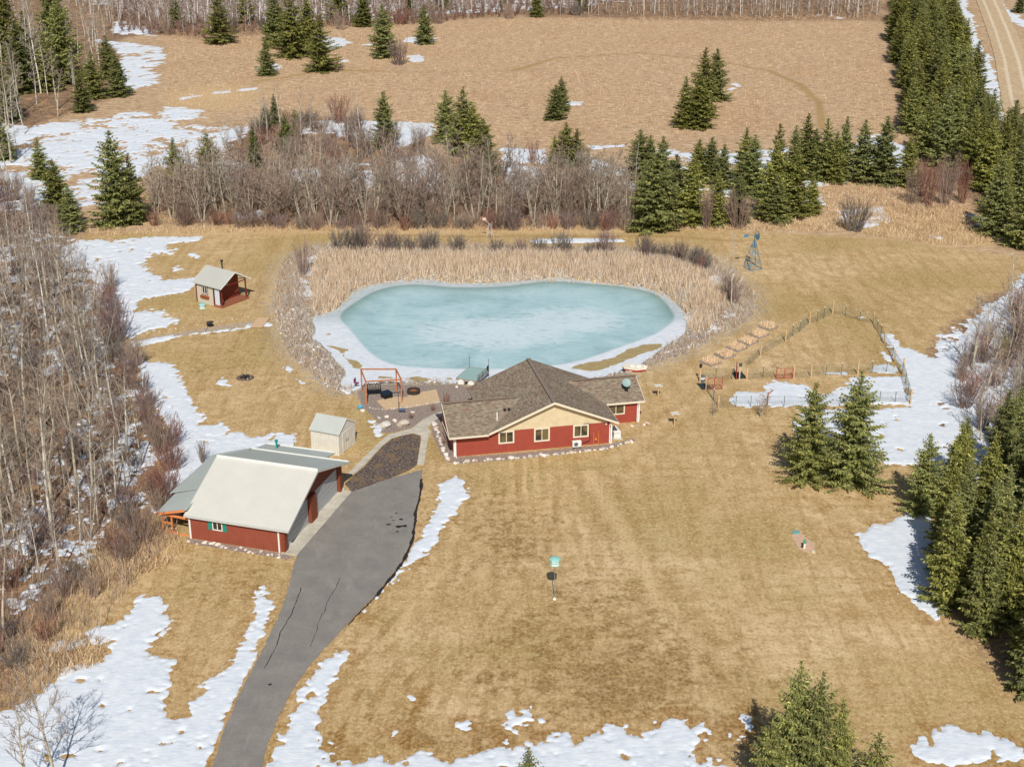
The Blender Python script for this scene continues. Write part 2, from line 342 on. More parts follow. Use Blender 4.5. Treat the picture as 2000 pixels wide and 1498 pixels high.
lawn = k.mix(k.math('MULTIPLY', k.math('MULTIPLY', k.g(st3, -.2, .8), k.attr('dstripe').outputs['Fac']), k.g(n_mid, .36, .6)), lawn, srgb(164,138,86))
lawn = k.mix(k.math('MULTIPLY', k.math('MULTIPLY', k.attr('streak').outputs['Fac'], k.g(n_s, .35, .6)), .8), lawn, srgb(232,204,160))
lawn = k.mix(k.math('MULTIPLY', k.math('MULTIPLY', k.attr('rut').outputs['Fac'], k.g(n_s, .35, .6)), .6), lawn, srgb(140,110,66))
lawn = k.mix(k.math('MULTIPLY', k.g(n_s, .44, .60), .34), lawn, srgb(154,124,74))
lawn = k.mix(k.math('MULTIPLY', k.g(n_t, .52, .62), .55), lawn, srgb(226,196,150))
lawn = k.mix(k.math('MULTIPLY', k.g(n_t, .46, .36), .55), lawn, srgb(138,108,62))
n_g = k.noise(v, 6.5, 3, .8)
lawn = k.mix(k.math('MULTIPLY', k.g(n_g, .50, .60), .40), lawn, srgb(148,116,68))
lawn = k.mix(k.math('MULTIPLY', k.g(n_vf, .54, .62), .45), lawn, srgb(226,200,156))
dampc = k.ramp(n_t, [(.38, srgb(104,76,42)), (.52, srgb(146,114,70)), (.66, srgb(178,146,98))])
dn = k.g(k.math('ADD', k.attr('damp').outputs['Fac'], k.math('ADD', k.math('MULTIPLY', k.math('SUBTRACT', n_mid, .5), 2.4), k.math('MULTIPLY', k.math('SUBTRACT', n_s, .5), 2.2))), .3, 1.2)
lawn = k.mix(k.math('MULTIPLY', dn, .72), lawn, dampc)
wetc = k.ramp(n_t, [(.38, srgb(128,92,50)), (.6, srgb(180,140,88))])
lawn = k.mix(k.math('MULTIPLY', k.g(k.math('ADD', k.attr('melt').outputs['Fac'], k.math('ADD', k.math('MULTIPLY', k.math('SUBTRACT', n_mid, .5), 1.6), k.math('MULTIPLY', k.math('SUBTRACT', n_s, .5), 1.6))), .45, 1.15), .6), lawn, wetc)
fn = k.noise(k.coord(scale=(.5, 1, 1)), 1.1, 6, .7); f_fine = k.noise(k.coord(scale=(.6, 1.3, 1)), 4.5, 4, .8)
fld = k.ramp(fn, [(.38, srgb(160,132,102)), (.47, srgb(194,165,132)), (.56, srgb(210,183,150)), (.66, srgb(228,205,174))])
fld = k.mix(k.math('MULTIPLY', k.g(f_fine, .46, .58), .55), fld, srgb(158,126,96))
fld = k.mix(k.math('MULTIPLY', k.g(n_big, .5, .7), .35), fld, srgb(176,140,106))
fld = k.mix(k.math('MULTIPLY', k.g(k.noise(v, .16, 5, .6), .56, .68), .35), fld, srgb(160,142,114))
st = k.ramp(f_fine, [(.40, srgb(178,146,104)), (.6, srgb(226,200,156))])
wd = k.ramp(n_fine, [(.34, srgb(82,66,54)), (.5, srgb(134,110,90)), (.62, srgb(180,148,118))])
wd = k.mix(k.math('MULTIPLY', k.g(n_mid, .5, .62), .6), wd, srgb(190,152,110))
wee = k.ramp(k.noise(v, 3.5, 6, .75), [(.34, srgb(92,82,72)), (.46, srgb(156,144,130)), (.56, srgb(196,186,172)), (.66, srgb(232,228,220))])
def edge(a, lo=.35, hi=.65): return k.g(k.math('ADD', k.attr(a).outputs['Fac'], k.math('ADD', k.math('MULTIPLY', k.math('SUBTRACT', n_fine, .5), 1.3), k.math('MULTIPLY', k.math('SUBTRACT', n_s, .5), 1.0))), lo, hi)
c = k.mix(edge('field'), lawn, fld)
c = k.mix(k.math('MULTIPLY', edge('track', .3, .7), .85), c, srgb(170,140,94))
c = k.mix(edge('woods'), c, wd)
c = k.mix(k.math('MULTIPLY', edge('straw', .3, .7), .85), c, st)
c = k.mix(edge('weeds'), c, wee)
k.col(c); k.rough(.95); k.b.inputs['Specular IOR Level'].default_value = .1
hh = k.math('ADD', k.math('MULTIPLY', n_fine, .6), k.math('MULTIPLY', n_vf, .4)); k.bump(hh, .55, .12)
MAT_GROUND = k.m

# ------------------------------------------------------------------ snow
# each patch: outline in the photograph, edge raggedness, how full of holes it is
snow_px = [
 ([(80,495),(130,478),(200,470),(290,464),(400,462),(385,472),(330,478),(315,492),(290,505),(278,520),(300,532),(313,548),(330,547),(378,543),(388,556),(350,572),(320,575),(290,580),(268,592),(262,610),(290,606),(315,608),(325,618),(355,627),(330,637),(290,648),(262,657),(235,655),(215,620),(200,600),(190,560),(170,530),(140,512)], .8, .12),
 ([(335,484),(375,490),(392,500),(385,505),(350,495)], .7, .6), ([(335,524),(350,520),(362,524),(340,530)], .5, .3), ([(300,470),(350,490),(330,500),(300,490)], .8, .7),
 ([(248,672),(300,661),(400,650),(470,642),(497,633),(500,638),(440,645),(350,657),(300,671),(262,678)], .5, .1), ([(518,629),(530,632),(528,637),(516,636)], .3, 0),
 ([(262,702),(300,710),(335,712),(342,730),(352,755),(372,785),(395,805),(400,820),(395,830),(430,828),(450,845),(490,855),(520,850),(540,845),(577,850),(565,875),(500,890),(430,900),(350,1000),(305,1000),(318,940),(330,880),(320,830),(300,780),(280,745)], .7, .06),
 ([(425,750),(433,738),(445,752)], .3, 0), ([(558,716),(568,720),(590,740),(592,752),(575,740)], .4, .3),
 ([(725,822),(740,820),(748,832),(738,850),(728,840)], .4, .1),
 ([(857,945),(875,941),(886,930),(900,933),(909,945),(911,965),(885,1002),(862,1035),(850,1060),(815,1090),(780,1117),(757,1145),(737,1165),(715,1187),(700,1200),(698,1196),(720,1170),(765,1120),(800,1080),(830,1035),(855,990),(862,965)], .45, 0),
 ([(672,1266),(676,1275),(655,1310),(635,1345),(620,1380),(616,1430),(622,1470),(615,1500),(610,1560),(500,1560),(530,1498),(555,1440),(580,1380),(600,1335),(630,1300)], .45, .04),
 ([(495,1148),(510,1145),(515,1160),(525,1170),(538,1180),(520,1220),(500,1255),(500,1290),(480,1330),(455,1380),(440,1420),(420,1460),(405,1498),(385,1570),(-120,1570),(-120,1400),(30,1380),(90,1350),(130,1300),(200,1290),(215,1260),(240,1215),(272,1168),(310,1165),(318,1190),(325,1215),(310,1240),(288,1262),(292,1280),(335,1290),(330,1320),(318,1345),(318,1395),(335,1412),(365,1405),(375,1370),(400,1338),(425,1320),(450,1300),(470,1262),(490,1225),(497,1195),(503,1175),(492,1160)], .5, .05),
 ([(150,1240),(230,1215),(262,1190),(250,1235),(190,1262),(110,1262)], .8, .45),
 ([(560,1600),(610,1492),(640,1494),(700,1490),(729,1482),(762,1482),(780,1487),(807,1486),(825,1467),(837,1480),(870,1487),(906,1483),(942,1465),(975,1453),(1020,1459),(1050,1459),(1080,1440),(1104,1431),(1122,1453),(1164,1444),(1188,1418),(1210,1420),(1228,1432),(1261,1438),(1288,1419),(1315,1398),(1336,1413),(1366,1422),(1372,1444),(1348,1468),(1375,1480),(1411,1498),(1430,1600)], .7, .08),
 ([(975,1415),(988,1408),(995,1390),(1010,1394),(1022,1382),(1042,1394),(1050,1408),(1022,1416),(1003,1424)], .7, .25), ([(897,1414),(912,1413),(912,1422),(898,1421)], .35, .1), ([(800,1360),(806,1362),(804,1366)], .2, 0), ([(770,1425),(775,1430),(768,1440),(766,1434)], .4, .3),
 ([(638,1440),(645,1455),(640,1478),(634,1470)], .5, .5),
 ([(1675,1045),(1700,1030),(1740,1022),(1765,1005),(1805,990),(1825,1040),(1840,1100),(1850,1140),(1856,1190),(1828,1210),(1790,1180),(1762,1160),(1750,1130),(1735,1105),(1700,1085)], .35, 0),
 ([(1785,1464),(1790,1448),(1805,1443),(1820,1455),(1830,1432),(1850,1418),(1900,1432),(1930,1430),(1960,1445),(2000,1465),(2100,1470),(2100,1478),(2000,1480),(1930,1482),(1850,1490),(1800,1484)], .35, .03),
 ([(1451,1388),(1463,1408),(1475,1430),(1465,1434)], .4, .1), ([(1438,1428),(1450,1434),(1448,1440),(1436,1438)], .4, .5),
 ([(2100,510),(2000,535),(1960,580),(1925,600),(1900,630),(1870,665),(1845,690),(1820,702),(1800,690),(1770,680),(1755,678),(1745,655),(1728,652),(1733,670),(1745,690),(1765,720),(1775,745),(1780,797),(1700,799),(1580,802),(1548,822),(1560,852),(1640,862),(1690,895),(1735,907),(1800,907),(1850,930),(2100,930)], .5, .03),
 ([(1427,791),(1430,776),(1445,768),(1497,768),(1495,756),(1513,744),(1545,750),(1572,750),(1590,772),(1625,768),(1655,752),(1660,738),(1700,736),(1762,736),(1775,788),(1700,790),(1600,792),(1500,794),(1455,795)], .4, .03),
 ([(1695,724),(1712,714),(1735,710),(1752,720),(1753,729),(1700,729)], .3, .05), ([(1725,688),(1733,695),(1738,705),(1730,702)], .3, .1), ([(1615,728),(1650,727),(1650,731),(1615,731)], .3, .5), ([(1675,618),(1690,620),(1680,622)], .2, .1),
 # far side and the creek
 ([(0,285),(60,250),(130,238),(215,232),(265,218),(300,228),(350,242),(420,250),(480,246),(480,270),(440,280),(480,320),(470,350),(400,345),(330,330),(280,340),(215,390),(170,400),(150,350),(100,318),(30,312)], 1.5, .42),
 ([(560,240),(650,236),(780,238),(845,243),(850,262),(800,284),(780,292),(700,275),(650,262),(560,262)], .8, .15), ([(765,310),(830,303),(865,340),(850,378),(800,372),(765,340)], .8, .2),
 ([(980,290),(1060,292),(1075,318),(1000,318),(1072,335),(1070,372),(1010,388),(985,340)], .8, .2), ([(660,318),(722,320),(735,362),(680,380)], .8, .3), ([(560,330),(620,325),(625,360),(570,365)], .8, .5),
 ([(1130,300),(1180,318),(1235,335),(1245,375),(1180,345),(1130,325)], .9, .35), ([(1150,286),(1220,283),(1222,287),(1160,292)], .5, .5),
 ([(185,78),(310,92),(320,120),(285,138),(322,150),(300,165),(250,178),(235,160),(235,120),(225,95)], 1.2, .35),
 ([(350,188),(500,171),(500,175),(400,187),(352,196)], .6, .3), ([(270,250),(330,205),(420,215),(400,230),(330,238)], 1.2, .75), ([(230,40),(300,60),(300,70),(220,66)], 1, .4),
 ([(1866,-20),(1882,-20),(1890,20),(1908,70),(1928,110),(1947,160),(1955,215),(1965,240),(1950,235),(1935,190),(1912,150),(1895,110),(1878,60)], .8, .08),
 ([(1950,3),(1975,25),(2010,48),(2010,60),(1975,38),(1945,8)], .7, .1), ([(1037,471),(1060,467),(1130,466),(1215,468),(1222,473),(1130,474),(1040,475)], .35, .15),
 ([(600,72),(650,70),(692,85),(650,96),(615,100)], 1.0, .45), ([(785,80),(820,72),(852,76),(830,88)], .8, .25), ([(705,88),(730,86),(730,92),(706,92)], .6, .3), ([(535,125),(550,130),(545,136)], .5, .1), ([(800,108),(822,108),(824,122),(800,122)], .8, .3),
 ([(660,118),(680,118),(680,122),(662,122)], .6, .3), ([(500,130),(548,128),(546,138),(505,138)], .8, .3), ([(1418,166),(1440,164),(1450,172),(1425,178)], .6, .3), ([(1105,198),(1138,200),(1135,206),(1100,206)], .6, .5), ([(1590,30),(1650,30),(1640,45)], .5, .8),
 ([(1640,412),(1722,406),(1738,432),(1700,444),(1645,436)], .7, .3), ([(1755,458),(1835,462),(1860,472),(1760,464)], .5, .6), ([(1890,418),(1925,425),(1925,440),(1900,440)], .6, .2),
 ([(1672,268),(1720,262),(1765,285),(1770,330),(1700,318),(1680,300)], .7, .2), ([(1280,295),(1680,290),(1690,350),(1500,392),(1300,380)], 1.2, .62), ([(1540,375),(1600,380),(1610,400),(1560,400)], .6, .3), ([(460,415),(515,410),(518,425),(470,428)], .7, .3),
 ([(590,545),(605,552),(614,580),(600,585)], .5, .25), ([(590,505),(620,500),(618,530),(600,545)], .6, .4), ([(1385,540),(1412,540),(1415,556),(1390,556)], .5, .2), ([(1415,610),(1432,612),(1430,620),(1418,620)], .4, .2), ([(1390,633),(1406,630),(1404,642),(1388,645)], .4, .2),
 ([(660,750),(700,748),(705,754),(678,768),(664,762)], .4, .1),
 # thin cover under the woods
 ([(-400,380),(160,470),(220,560),(240,660),(262,760),(300,860),(300,960),(240,1040),(150,1120),(60,1180),(-60,1320),(-500,1400),(-500,800)], 1.4, .74),
 ([(-300,200),(60,250),(170,400),(120,420),(-300,400)], 1.4, .5), ([(1800,705),(1850,650),(2060,540),(2300,560),(2300,1150),(2060,1150),(1900,980),(1830,930)], 1.2, .5), ([(0,-40),(1700,-40),(1100,16),(700,40),(330,40)], 2, .55),
]
def snow_field(X, Y):
    Fv = np.full(X.shape, -9.0)
    n1 = fbm(X, Y, 2.6, 1, 4); n2 = fbm(X, Y, .8, 4, 3); nw = vnoise(X, Y, .34, 55); n3 = fbm(X, Y, .42, 31, 2) + .5 * (vnoise(X, Y, .23, 77) - .5); hn = np.where(Y < 215, fbm(X, Y, 1.5, 12, 4), fbm(X * .8, Y, 3.2, 12, 4))
    for px, e, h in snow_px:
        q = PP(px); m = (X > q[:, 0].min() - 3) & (X < q[:, 0].max() + 3) & (Y > q[:, 1].min() - 3) & (Y < q[:, 1].max() + 3)
        if not m.any(): continue
        s_ = sdist(q, X[m], Y[m]); f_ = np.minimum(s_ + .08 + e * n1[m], .7) + .85 * e * n2[m] + (.85 * e) * n3[m] + np.exp(-(s_ / .8) ** 2) * e * 1.3 * (nw[m] - .5)
        if h: f_ = f_ - 3.2 * np.maximum(0, hn[m] + (h - .5) * .95 + .12)
        Fv[m] = np.maximum(Fv[m], f_)
    return Fv
SNOW_OFF = []
driveway_px = [(825,918),(823,950),(812,1010),(805,1055),(790,1090),(770,1115),(735,1160),(700,1195),(660,1240),(630,1270),(600,1305),(570,1350),(546,1395),(522,1455),(512,1500),(490,1620),(370,1620),(414,1498),(438,1425),(468,1356),(510,1275),(549,1194),(561,1155),(579,1086),(686,961),(760,936)]
DRIVE = PP(driveway_px)
def snow_mesh(x0, x1, y0, y1, r, V0, F0, A0):
    xs = np.arange(x0, x1, r); ys = np.arange(y0, y1, r); X, Y = np.meshgrid(xs, ys)
    Fv = snow_field(X, Y); Fv = np.where(sdist(DRIVE, X, Y) > -.25, np.minimum(Fv, -1), Fv)
    Z = gz_arr(X, Y) + np.clip(Fv * .22, -.06, .10) + .035 * fbm(X, Y, 1.7, 22, 3) * (Fv > .3) + .012
    i = np.arange(X.size).reshape(X.shape); keep = (Fv > -.02)
    kk = keep[:-1, :-1] | keep[:-1, 1:] | keep[1:, 1:] | keep[1:, :-1]
    Q = np.stack([i[:-1, :-1], i[:-1, 1:], i[1:, 1:], i[1:, :-1]], -1)[kk]
    used, inv = np.unique(Q, return_inverse=True); Q = inv.reshape(Q.shape)
    V = np.stack([X.ravel(), Y.ravel(), Z.ravel()], 1)[used]
    F0.append(Q + sum(len(a) for a in V0)); V0.append(V)
sv, sf = [], []
snow_mesh(-46, 62, 74, 150.1, .15, sv, sf, None); snow_mesh(-80, 85, 149.9, 215.2, .25, sv, sf, None)
snow_mesh(-125, 145, 214.8, 330.5, .5, sv, sf, None); snow_mesh(-190, 170, 330, 520, 1.1, sv, sf, None)
k = NT('snow'); v = k.coord()
nn = k.noise(v, 1.2, 5, .6); nf = k.noise(v, 7, 3, .7)
k.col(k.ramp(nn, [(.3, (.64, .70, .78)), (.6, (.76, .80, .85))])); k.rough(.75); k.b.inputs['Specular IOR Level'].default_value = .2
k.bump(k.math('ADD', k.math('MULTIPLY', k.noise(k.coord(scale=(1, 2.2, 1)), 1.6, 4, .6), 1.0), k.math('MULTIPLY', nf, .25)), .5, .08)
MAT_SNOW = k.m
o = mesh_np('snow', np.concatenate(sv), [np.concatenate(sf)], MAT_SNOW, smooth=True); tag(o, kind='structure')

mm = (np.abs(GX) < 60) & (GY > 70) & (GY < 215)
melt = np.zeros(GX.shape); melt[mm] = np.clip((snow_field(GX[mm], GY[mm]) + 2.6) / 2.4, 0, 1)
fade = np.clip((GY - 78) / 60, .0, 1)[mm]; melt[mm] *= (1 - .45 * fade)
o = mesh_np('ground', np.stack([GX.ravel(), GY.ravel(), GZ.ravel()], 1), GF, MAT_GROUND, smooth=True,
            attrs=dict(field=a_field, woods=a_woods, weeds=a_weeds, track=a_track, damp=damp, straw=straw, melt=melt, sdrive=sdrive, stripe=stripe, pale=pale, vstripe=vstripe, streak=streak, rut=rutl, dstripe=dstripe))
tag(o, kind='structure')

# ------------------------------------------------------------------ pond
xs = np.arange(-30, 30, .3); ys = np.arange(140, 192, .3); X, Y = np.meshgrid(xs, ys)
so_ = sdist(pond_out, X, Y); si_ = sdist(pond_ice, X, Y); pu = np.maximum.reduce([sdist(q, X, Y) for q in puddles])
i = np.arange(X.size).reshape(X.shape); kk = (so_ > -1.2)[:-1, :-1]
Q = np.stack([i[:-1, :-1], i[:-1, 1:], i[1:, 1:], i[1:, :-1]], -1)[kk]; used, inv = np.unique(Q, return_inverse=True)
V = np.stack([X.ravel(), Y.ravel(), np.full(X.size, POND_Z)], 1)[used]
k = NT('pond_ice'); v = k.coord()
big = k.noise(v, .11, 4, .55, 1.5); swirl = k.noise(k.coord(scale=(.55, 1.3, 1)), .45, 7, .62, 2.5); fine = k.noise(k.coord(scale=(.6, 1.6, 1)), 2.2, 5, .7)
ice = k.ramp(k.math('ADD', k.math('MULTIPLY', big, .5), k.math('MULTIPLY', swirl, .5)), [(.36, srgb(152,184,188)), (.47, srgb(168,200,206)), (.56, srgb(182,210,215)), (.68, srgb(202,220,225))])
pc = P(1000, 650, POND_Z)
sw2 = k.attr('cen').outputs['Fac']
ice = k.mix(k.math('MULTIPLY', k.g(k.math('ADD', sw2, k.math('MULTIPLY', k.math('SUBTRACT', swirl, .5), 2.0)), .25, .95), .8), ice, srgb(212,226,232))
ice = k.mix(k.math('MULTIPLY', k.g(k.noise(k.coord(scale=(.5, 1, 1)), 1.3, 6, .7, 3), .56, .64), .30), ice, srgb(206,220,226))
ice = k.mix(k.math('MULTIPLY', k.g(swirl, .58, .66), .45), ice, srgb(128,170,172))
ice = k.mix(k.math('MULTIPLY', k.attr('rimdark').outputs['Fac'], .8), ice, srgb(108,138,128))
rim = k.ramp(fine, [(.3, srgb(196,206,216)), (.6, srgb(226,230,236))])
e1 = k.g(k.math('ADD', k.attr('ice').outputs['Fac'], k.math('MULTIPLY', k.math('SUBTRACT', fine, .5), .25)), .42, .62)
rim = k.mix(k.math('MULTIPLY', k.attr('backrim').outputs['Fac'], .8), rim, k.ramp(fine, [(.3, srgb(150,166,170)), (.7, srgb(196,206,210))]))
pc_ = k.mix(e1, rim, ice)
e2 = k.g(k.math('ADD', k.attr('mud').outputs['Fac'], k.math('MULTIPLY', k.math('SUBTRACT', k.noise(v, .9, 5, .6), .5), .5)), .47, .53)
pc_ = k.mix(e2, pc_, k.ramp(fine, [(.3, srgb(150,130,88)), (.7, srgb(186,166,122))]))
k.col(pc_); k.L(k.ramp(e1, [(0, (.7,) * 3), (1, (.42,) * 3)]), k.b.inputs['Roughness']); k.b.inputs['Specular IOR Level'].default_value = .25
k.bump(fine, .15, .03)
cen = np.exp(-(((X - P(960, 650, POND_Z)[0]) / 11) ** 2 + ((Y - P(960, 650, POND_Z)[1]) / 6.5) ** 2) ** 2) * .9
cen = np.maximum(cen, .9 * np.exp(-(((X - P(1110, 625, POND_Z)[0]) / 8) ** 2 + ((Y - P(1110, 625, POND_Z)[1]) / 5.5) ** 2) ** 2))
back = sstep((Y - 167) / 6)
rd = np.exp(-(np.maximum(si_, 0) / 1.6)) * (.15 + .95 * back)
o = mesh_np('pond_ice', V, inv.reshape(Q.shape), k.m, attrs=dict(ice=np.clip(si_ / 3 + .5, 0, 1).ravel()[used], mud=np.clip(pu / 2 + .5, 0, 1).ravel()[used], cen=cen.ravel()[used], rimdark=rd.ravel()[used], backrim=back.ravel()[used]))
tag(o, kind='structure')

# ------------------------------------------------------------------ flat surfaces laid on the lawn
def sheet(name, px, mat, z=.012, th=.02, poly=None, jag=0, struct=True):
    q = PP(px) if poly is None else np.array(poly)
    pts = []
    for i_ in range(len(q)):
        a, b = q[i_], q[(i_ + 1) % len(q)]; L = math.hypot(*(b - a)); n_ = max(1, int(L / .35)) if jag else 1
        for j in range(n_):
            t = j / n_; p_ = a + (b - a) * t; nrm = np.array([-(b - a)[1], (b - a)[0]]) / (L + 1e-9)
            p_ = p_ + nrm * jag * (rnd.random() - .5) * 2 * (0 if j == 0 else 1); pts.append((p_[0], p_[1], z))
    o_ = MB().prism([(x_, y_, z) for x_, y_, _ in pts], (0, 0, -th)).build(name, mat)
    # top up
    if struct: tag(o_, kind='structure')
    return o_
k = NT('asphalt'); v = k.coord()
n1_ = k.noise(v, .5, 5, .6); n2_ = k.noise(v, 8, 6, .8)
ac = k.ramp(n1_, [(.35, srgb(134,129,124)), (.5, srgb(141,136,130)), (.65, srgb(148,143,137))])
ac = k.mix(k.math('MULTIPLY', k.g(n2_, .45, .60), .4), ac, srgb(108,104,100))
ac = k.mix(k.math('MULTIPLY', k.g(k.noise(k.coord(scale=(1, .25, 1)), .9, 4, .6), .56, .68), .22), ac, srgb(170,164,156))
k.col(ac); k.rough(.9); k.bump(n2_, .35, .02); M_ASPH = k.m
k = NT('concrete'); v = k.coord(); n1_ = k.noise(v, .8, 6, .65)
k.col(k.ramp(n1_, [(.3, srgb(172,166,150)), (.7, srgb(212,205,190))])); k.rough(.85); k.bump(k.noise(v, 20, 3), .2, .01); M_CONC = k.m
k = NT('mulch'); v = k.coord(); n1_ = k.noise(v, 5, 6, .8)
k.col(k.mix(k.math('MULTIPLY', k.g(k.noise(v, .7, 5), .50, .60), .65), k.ramp(n1_, [(.36, srgb(48,40,38)), (.48, srgb(88,76,70)), (.58, srgb(134,120,110)), (.68, srgb(204,194,178))]), srgb(136,112,82))); k.rough(.95); k.bump(n1_, .8, .10); M_MULCH = k.m
k = NT('gravel'); v = k.coord(); n1_ = k.noise(v, 6, 6, .8)
k.col(k.ramp(n1_, [(.36, srgb(104,90,82)), (.5, srgb(146,130,120)), (.62, srgb(190,176,164))])); k.rough(.95); k.bump(n1_, .7, .06); M_GRAV = k.m
k = NT('path_gravel'); v = k.coord(); n1_ = k.noise(v, 4, 6, .8)
k.col(k.ramp(n1_, [(.36, srgb(130,112,92)), (.5, srgb(178,158,134)), (.62, srgb(214,200,180))])); k.rough(.95); k.bump(n1_, .7, .06); M_PATHG = k.m
k = NT('paver'); v = k.coord(); br = k.n('TexBrick'); k.L(v, br.inputs[0]); br.inputs['Scale'].default_value = 1
br.inputs['Brick Width'].default_value = .3; br.inputs['Row Height'].default_value = .15; br.inputs['Mortar Size'].default_value = .012
br.inputs['Color1'].default_value = srgb(206,176,140); br.inputs['Color2'].default_value = srgb(222,194,158); br.inputs['Mortar'].default_value = srgb(160,136,108)
k.col(br.outputs[0]); k.rough(.9); M_PAVE = k.m
k = NT('dirt_road'); v = k.coord(); n1_ = k.noise(v, .9, 6, .65)
dr = k.ramp(n1_, [(.3, srgb(176,150,116)), (.55, srgb(200,176,142)), (.75, srgb(216,196,166))])
dr = k.mix(k.math('MULTIPLY', k.g(k.attr('rut').outputs['Fac'], .35, .9), .7), dr, srgb(228,212,186))
k.col(dr); k.rough(.95); k.bump(n1_, .4, .05); M_DIRT = k.m

sheet('driveway', driveway_px, M_ASPH, .05, .09, jag=.05)
sheet('garage_apron', [(549,1081),(580,1085),(687,961),(660,955)], M_CONC, .075, .12)
sheet('walkway', [(676,929),(700,905),(737,868),(757,850),(790,841),(803,838),(830,817),(866,802),(866,812),(845,824),(836,835),(842,845),(836,858),(828,908),(815,908),(823,858),(821,850),(806,846),(790,849),(765,856),(745,872),(710,910),(692,925)], M_CONC, .045, .07)
sheet('mulch_bed', [(673,945),(697,923),(712,911),(746,873),(766,857),(790,850),(806,847),(821,851),(822,858),(814,908),(800,918),(757,937),(688,961)], M_MULCH, .03, .05)
sheet('patio_bed', [(698,766),(712,757),(760,752),(900,752),(925,760),(928,790),(868,805),(830,816),(803,836),(760,846),(745,845),(735,820),(716,802),(706,790)], M_GRAV, .012, .05)
sheet('paver_patio', [(735,783),(770,775),(795,776),(800,770),(852,761),(860,786),(800,796),(752,800)], M_PAVE, .035, .04)
sheet('house_gravel', [(841,826),(858,812),(890,860),(893,893),(1000,886),(1190,868),(1240,856),(1240,862),(1190,876),(1000,898),(893,906),(872,902),(858,880),(845,850)], M_GRAV, .014, .05)
sheet('garage_gravel', [(362,1048),(373,1052),(549,1080),(575,1088),(560,1092),(470,1078),(366,1060)], M_GRAV, .016, .05)
q = PP([(262,665),(330,652),(420,638),(492,628),(520,622),(518,632),(420,647),(330,660),(262,671)]); sheet('gravel_path', None, M_PATHG, .014, .05, poly=q)
# dirt road at the far right: a strip along a centre line, with worn wheel ruts
cl = np.array([P(a, b)[:2] for a, b in ((1890,-70),(1925,-10),(1955,60),(1975,120),(1985,170),(1998,225),(2015,290),(2035,340),(2070,420),(2140,560))])
t_ = np.linspace(0, len(cl) - 1, 160); c2 = np.stack([np.interp(t_, np.arange(len(cl)), cl[:, j]) for j in (0, 1)], 1)
tg = np.gradient(c2, axis=0); tg /= np.linalg.norm(tg, axis=1)[:, None]; nr = np.stack([-tg[:, 1], tg[:, 0]], 1)
us = np.linspace(-1, 1, 17); RV = []; RR = []
for u_ in us:
    p_ = c2 + nr * (u_ * 3.9 + .25 * vnoise(c2[:, 0], c2[:, 1], 5, int(u_ * 9 + 20))[:, None] * abs(u_)); RV.append(np.c_[p_, gz_arr(p_[:, 0], p_[:, 1]) + .12 * (1 - abs(u_)) + .16]); RR.append(np.exp(-((abs(u_) - .42) / .14) ** 2) + 0 * t_)
RV = np.stack(RV, 1); n_ = RV.shape; ii = np.arange(n_[0] * n_[1]).reshape(n_[:2])
o = mesh_np('dirt_road', RV.reshape(-1, 3), np.stack([ii[:-1, :-1], ii[1:, :-1], ii[1:, 1:], ii[:-1, 1:]], -1).reshape(-1, 4), M_DIRT, attrs=dict(rut=np.stack(RR, 1)), smooth=True); tag(o, kind='structure')
# driveway cracks and scuffs
def ribbon(name, px, w, mat, z):
    b = MB(); q_ = [P(a, b_, z) for a, b_ in px]; pts = []
    for i_ in range(len(q_) - 1):
        for j in range(6):
            t = j / 6; pts.append((q_[i_][0] * (1 - t) + q_[i_ + 1][0] * t + rnd.uniform(-.05, .05), q_[i_][1] * (1 - t) + q_[i_ + 1][1] * t, z))
    pts.append(q_[-1]); vs = []; fs = []
    for j, p_ in enumerate(pts):
        ww = w * rnd.uniform(.4, 1.1) / 2; vs += [(p_[0] - ww, p_[1], z), (p_[0] + ww, p_[1], z)]
        if j: fs.append((2 * j - 2, 2 * j - 1, 2 * j + 1, 2 * j))
    b.add(vs, fs); return tag(b.build(name, mat), kind='structure')
M_TAR = plain('tar', srgb(48, 42, 40), .8)
ribbon('driveway_crack', [(588,1147),(580,1172),(568,1200),(548,1235),(540,1262),(528,1285),(516,1304)], .08, M_TAR, .056)
ribbon('driveway_crack', [(664,1128),(655,1150),(640,1172),(633,1195),(626,1205),(618,1232),(606,1262)], .06, M_TAR, .056)
ribbon('driveway_crack', [(823,935),(821,965),(812,1000),(811,1020),(806,1050),(796,1078),(786,1098),(772,1118),(752,1142),(735,1164)], .34, M_TAR, .054)
ribbon('driveway_crack', [(735,1164),(716,1182),(700,1198),(680,1220)], .16, M_TAR, .054)
for (a, b_, r_) in ((759,1024,.22),(783,1014,.22),(768,1016,.1),(778,1028,.3),(790,1027,.25),(774,1002,.12),(776,1038,.16),(765,1010,.1),(528,1336,.14)):
    c_ = P(a, b_, .056); m_ = MB(); n_ = 9
    m_.add([(c_[0] + r_ * rnd.uniform(.5, 1.1) * math.cos(i_ * 2 * math.pi / n_) * 1.3, c_[1] + r_ * rnd.uniform(.5, 1.1) * math.sin(i_ * 2 * math.pi / n_), .056) for i_ in range(n_)], [tuple(range(n_))])
    tag(m_.build('oil_stain', M_TAR), kind='structure')

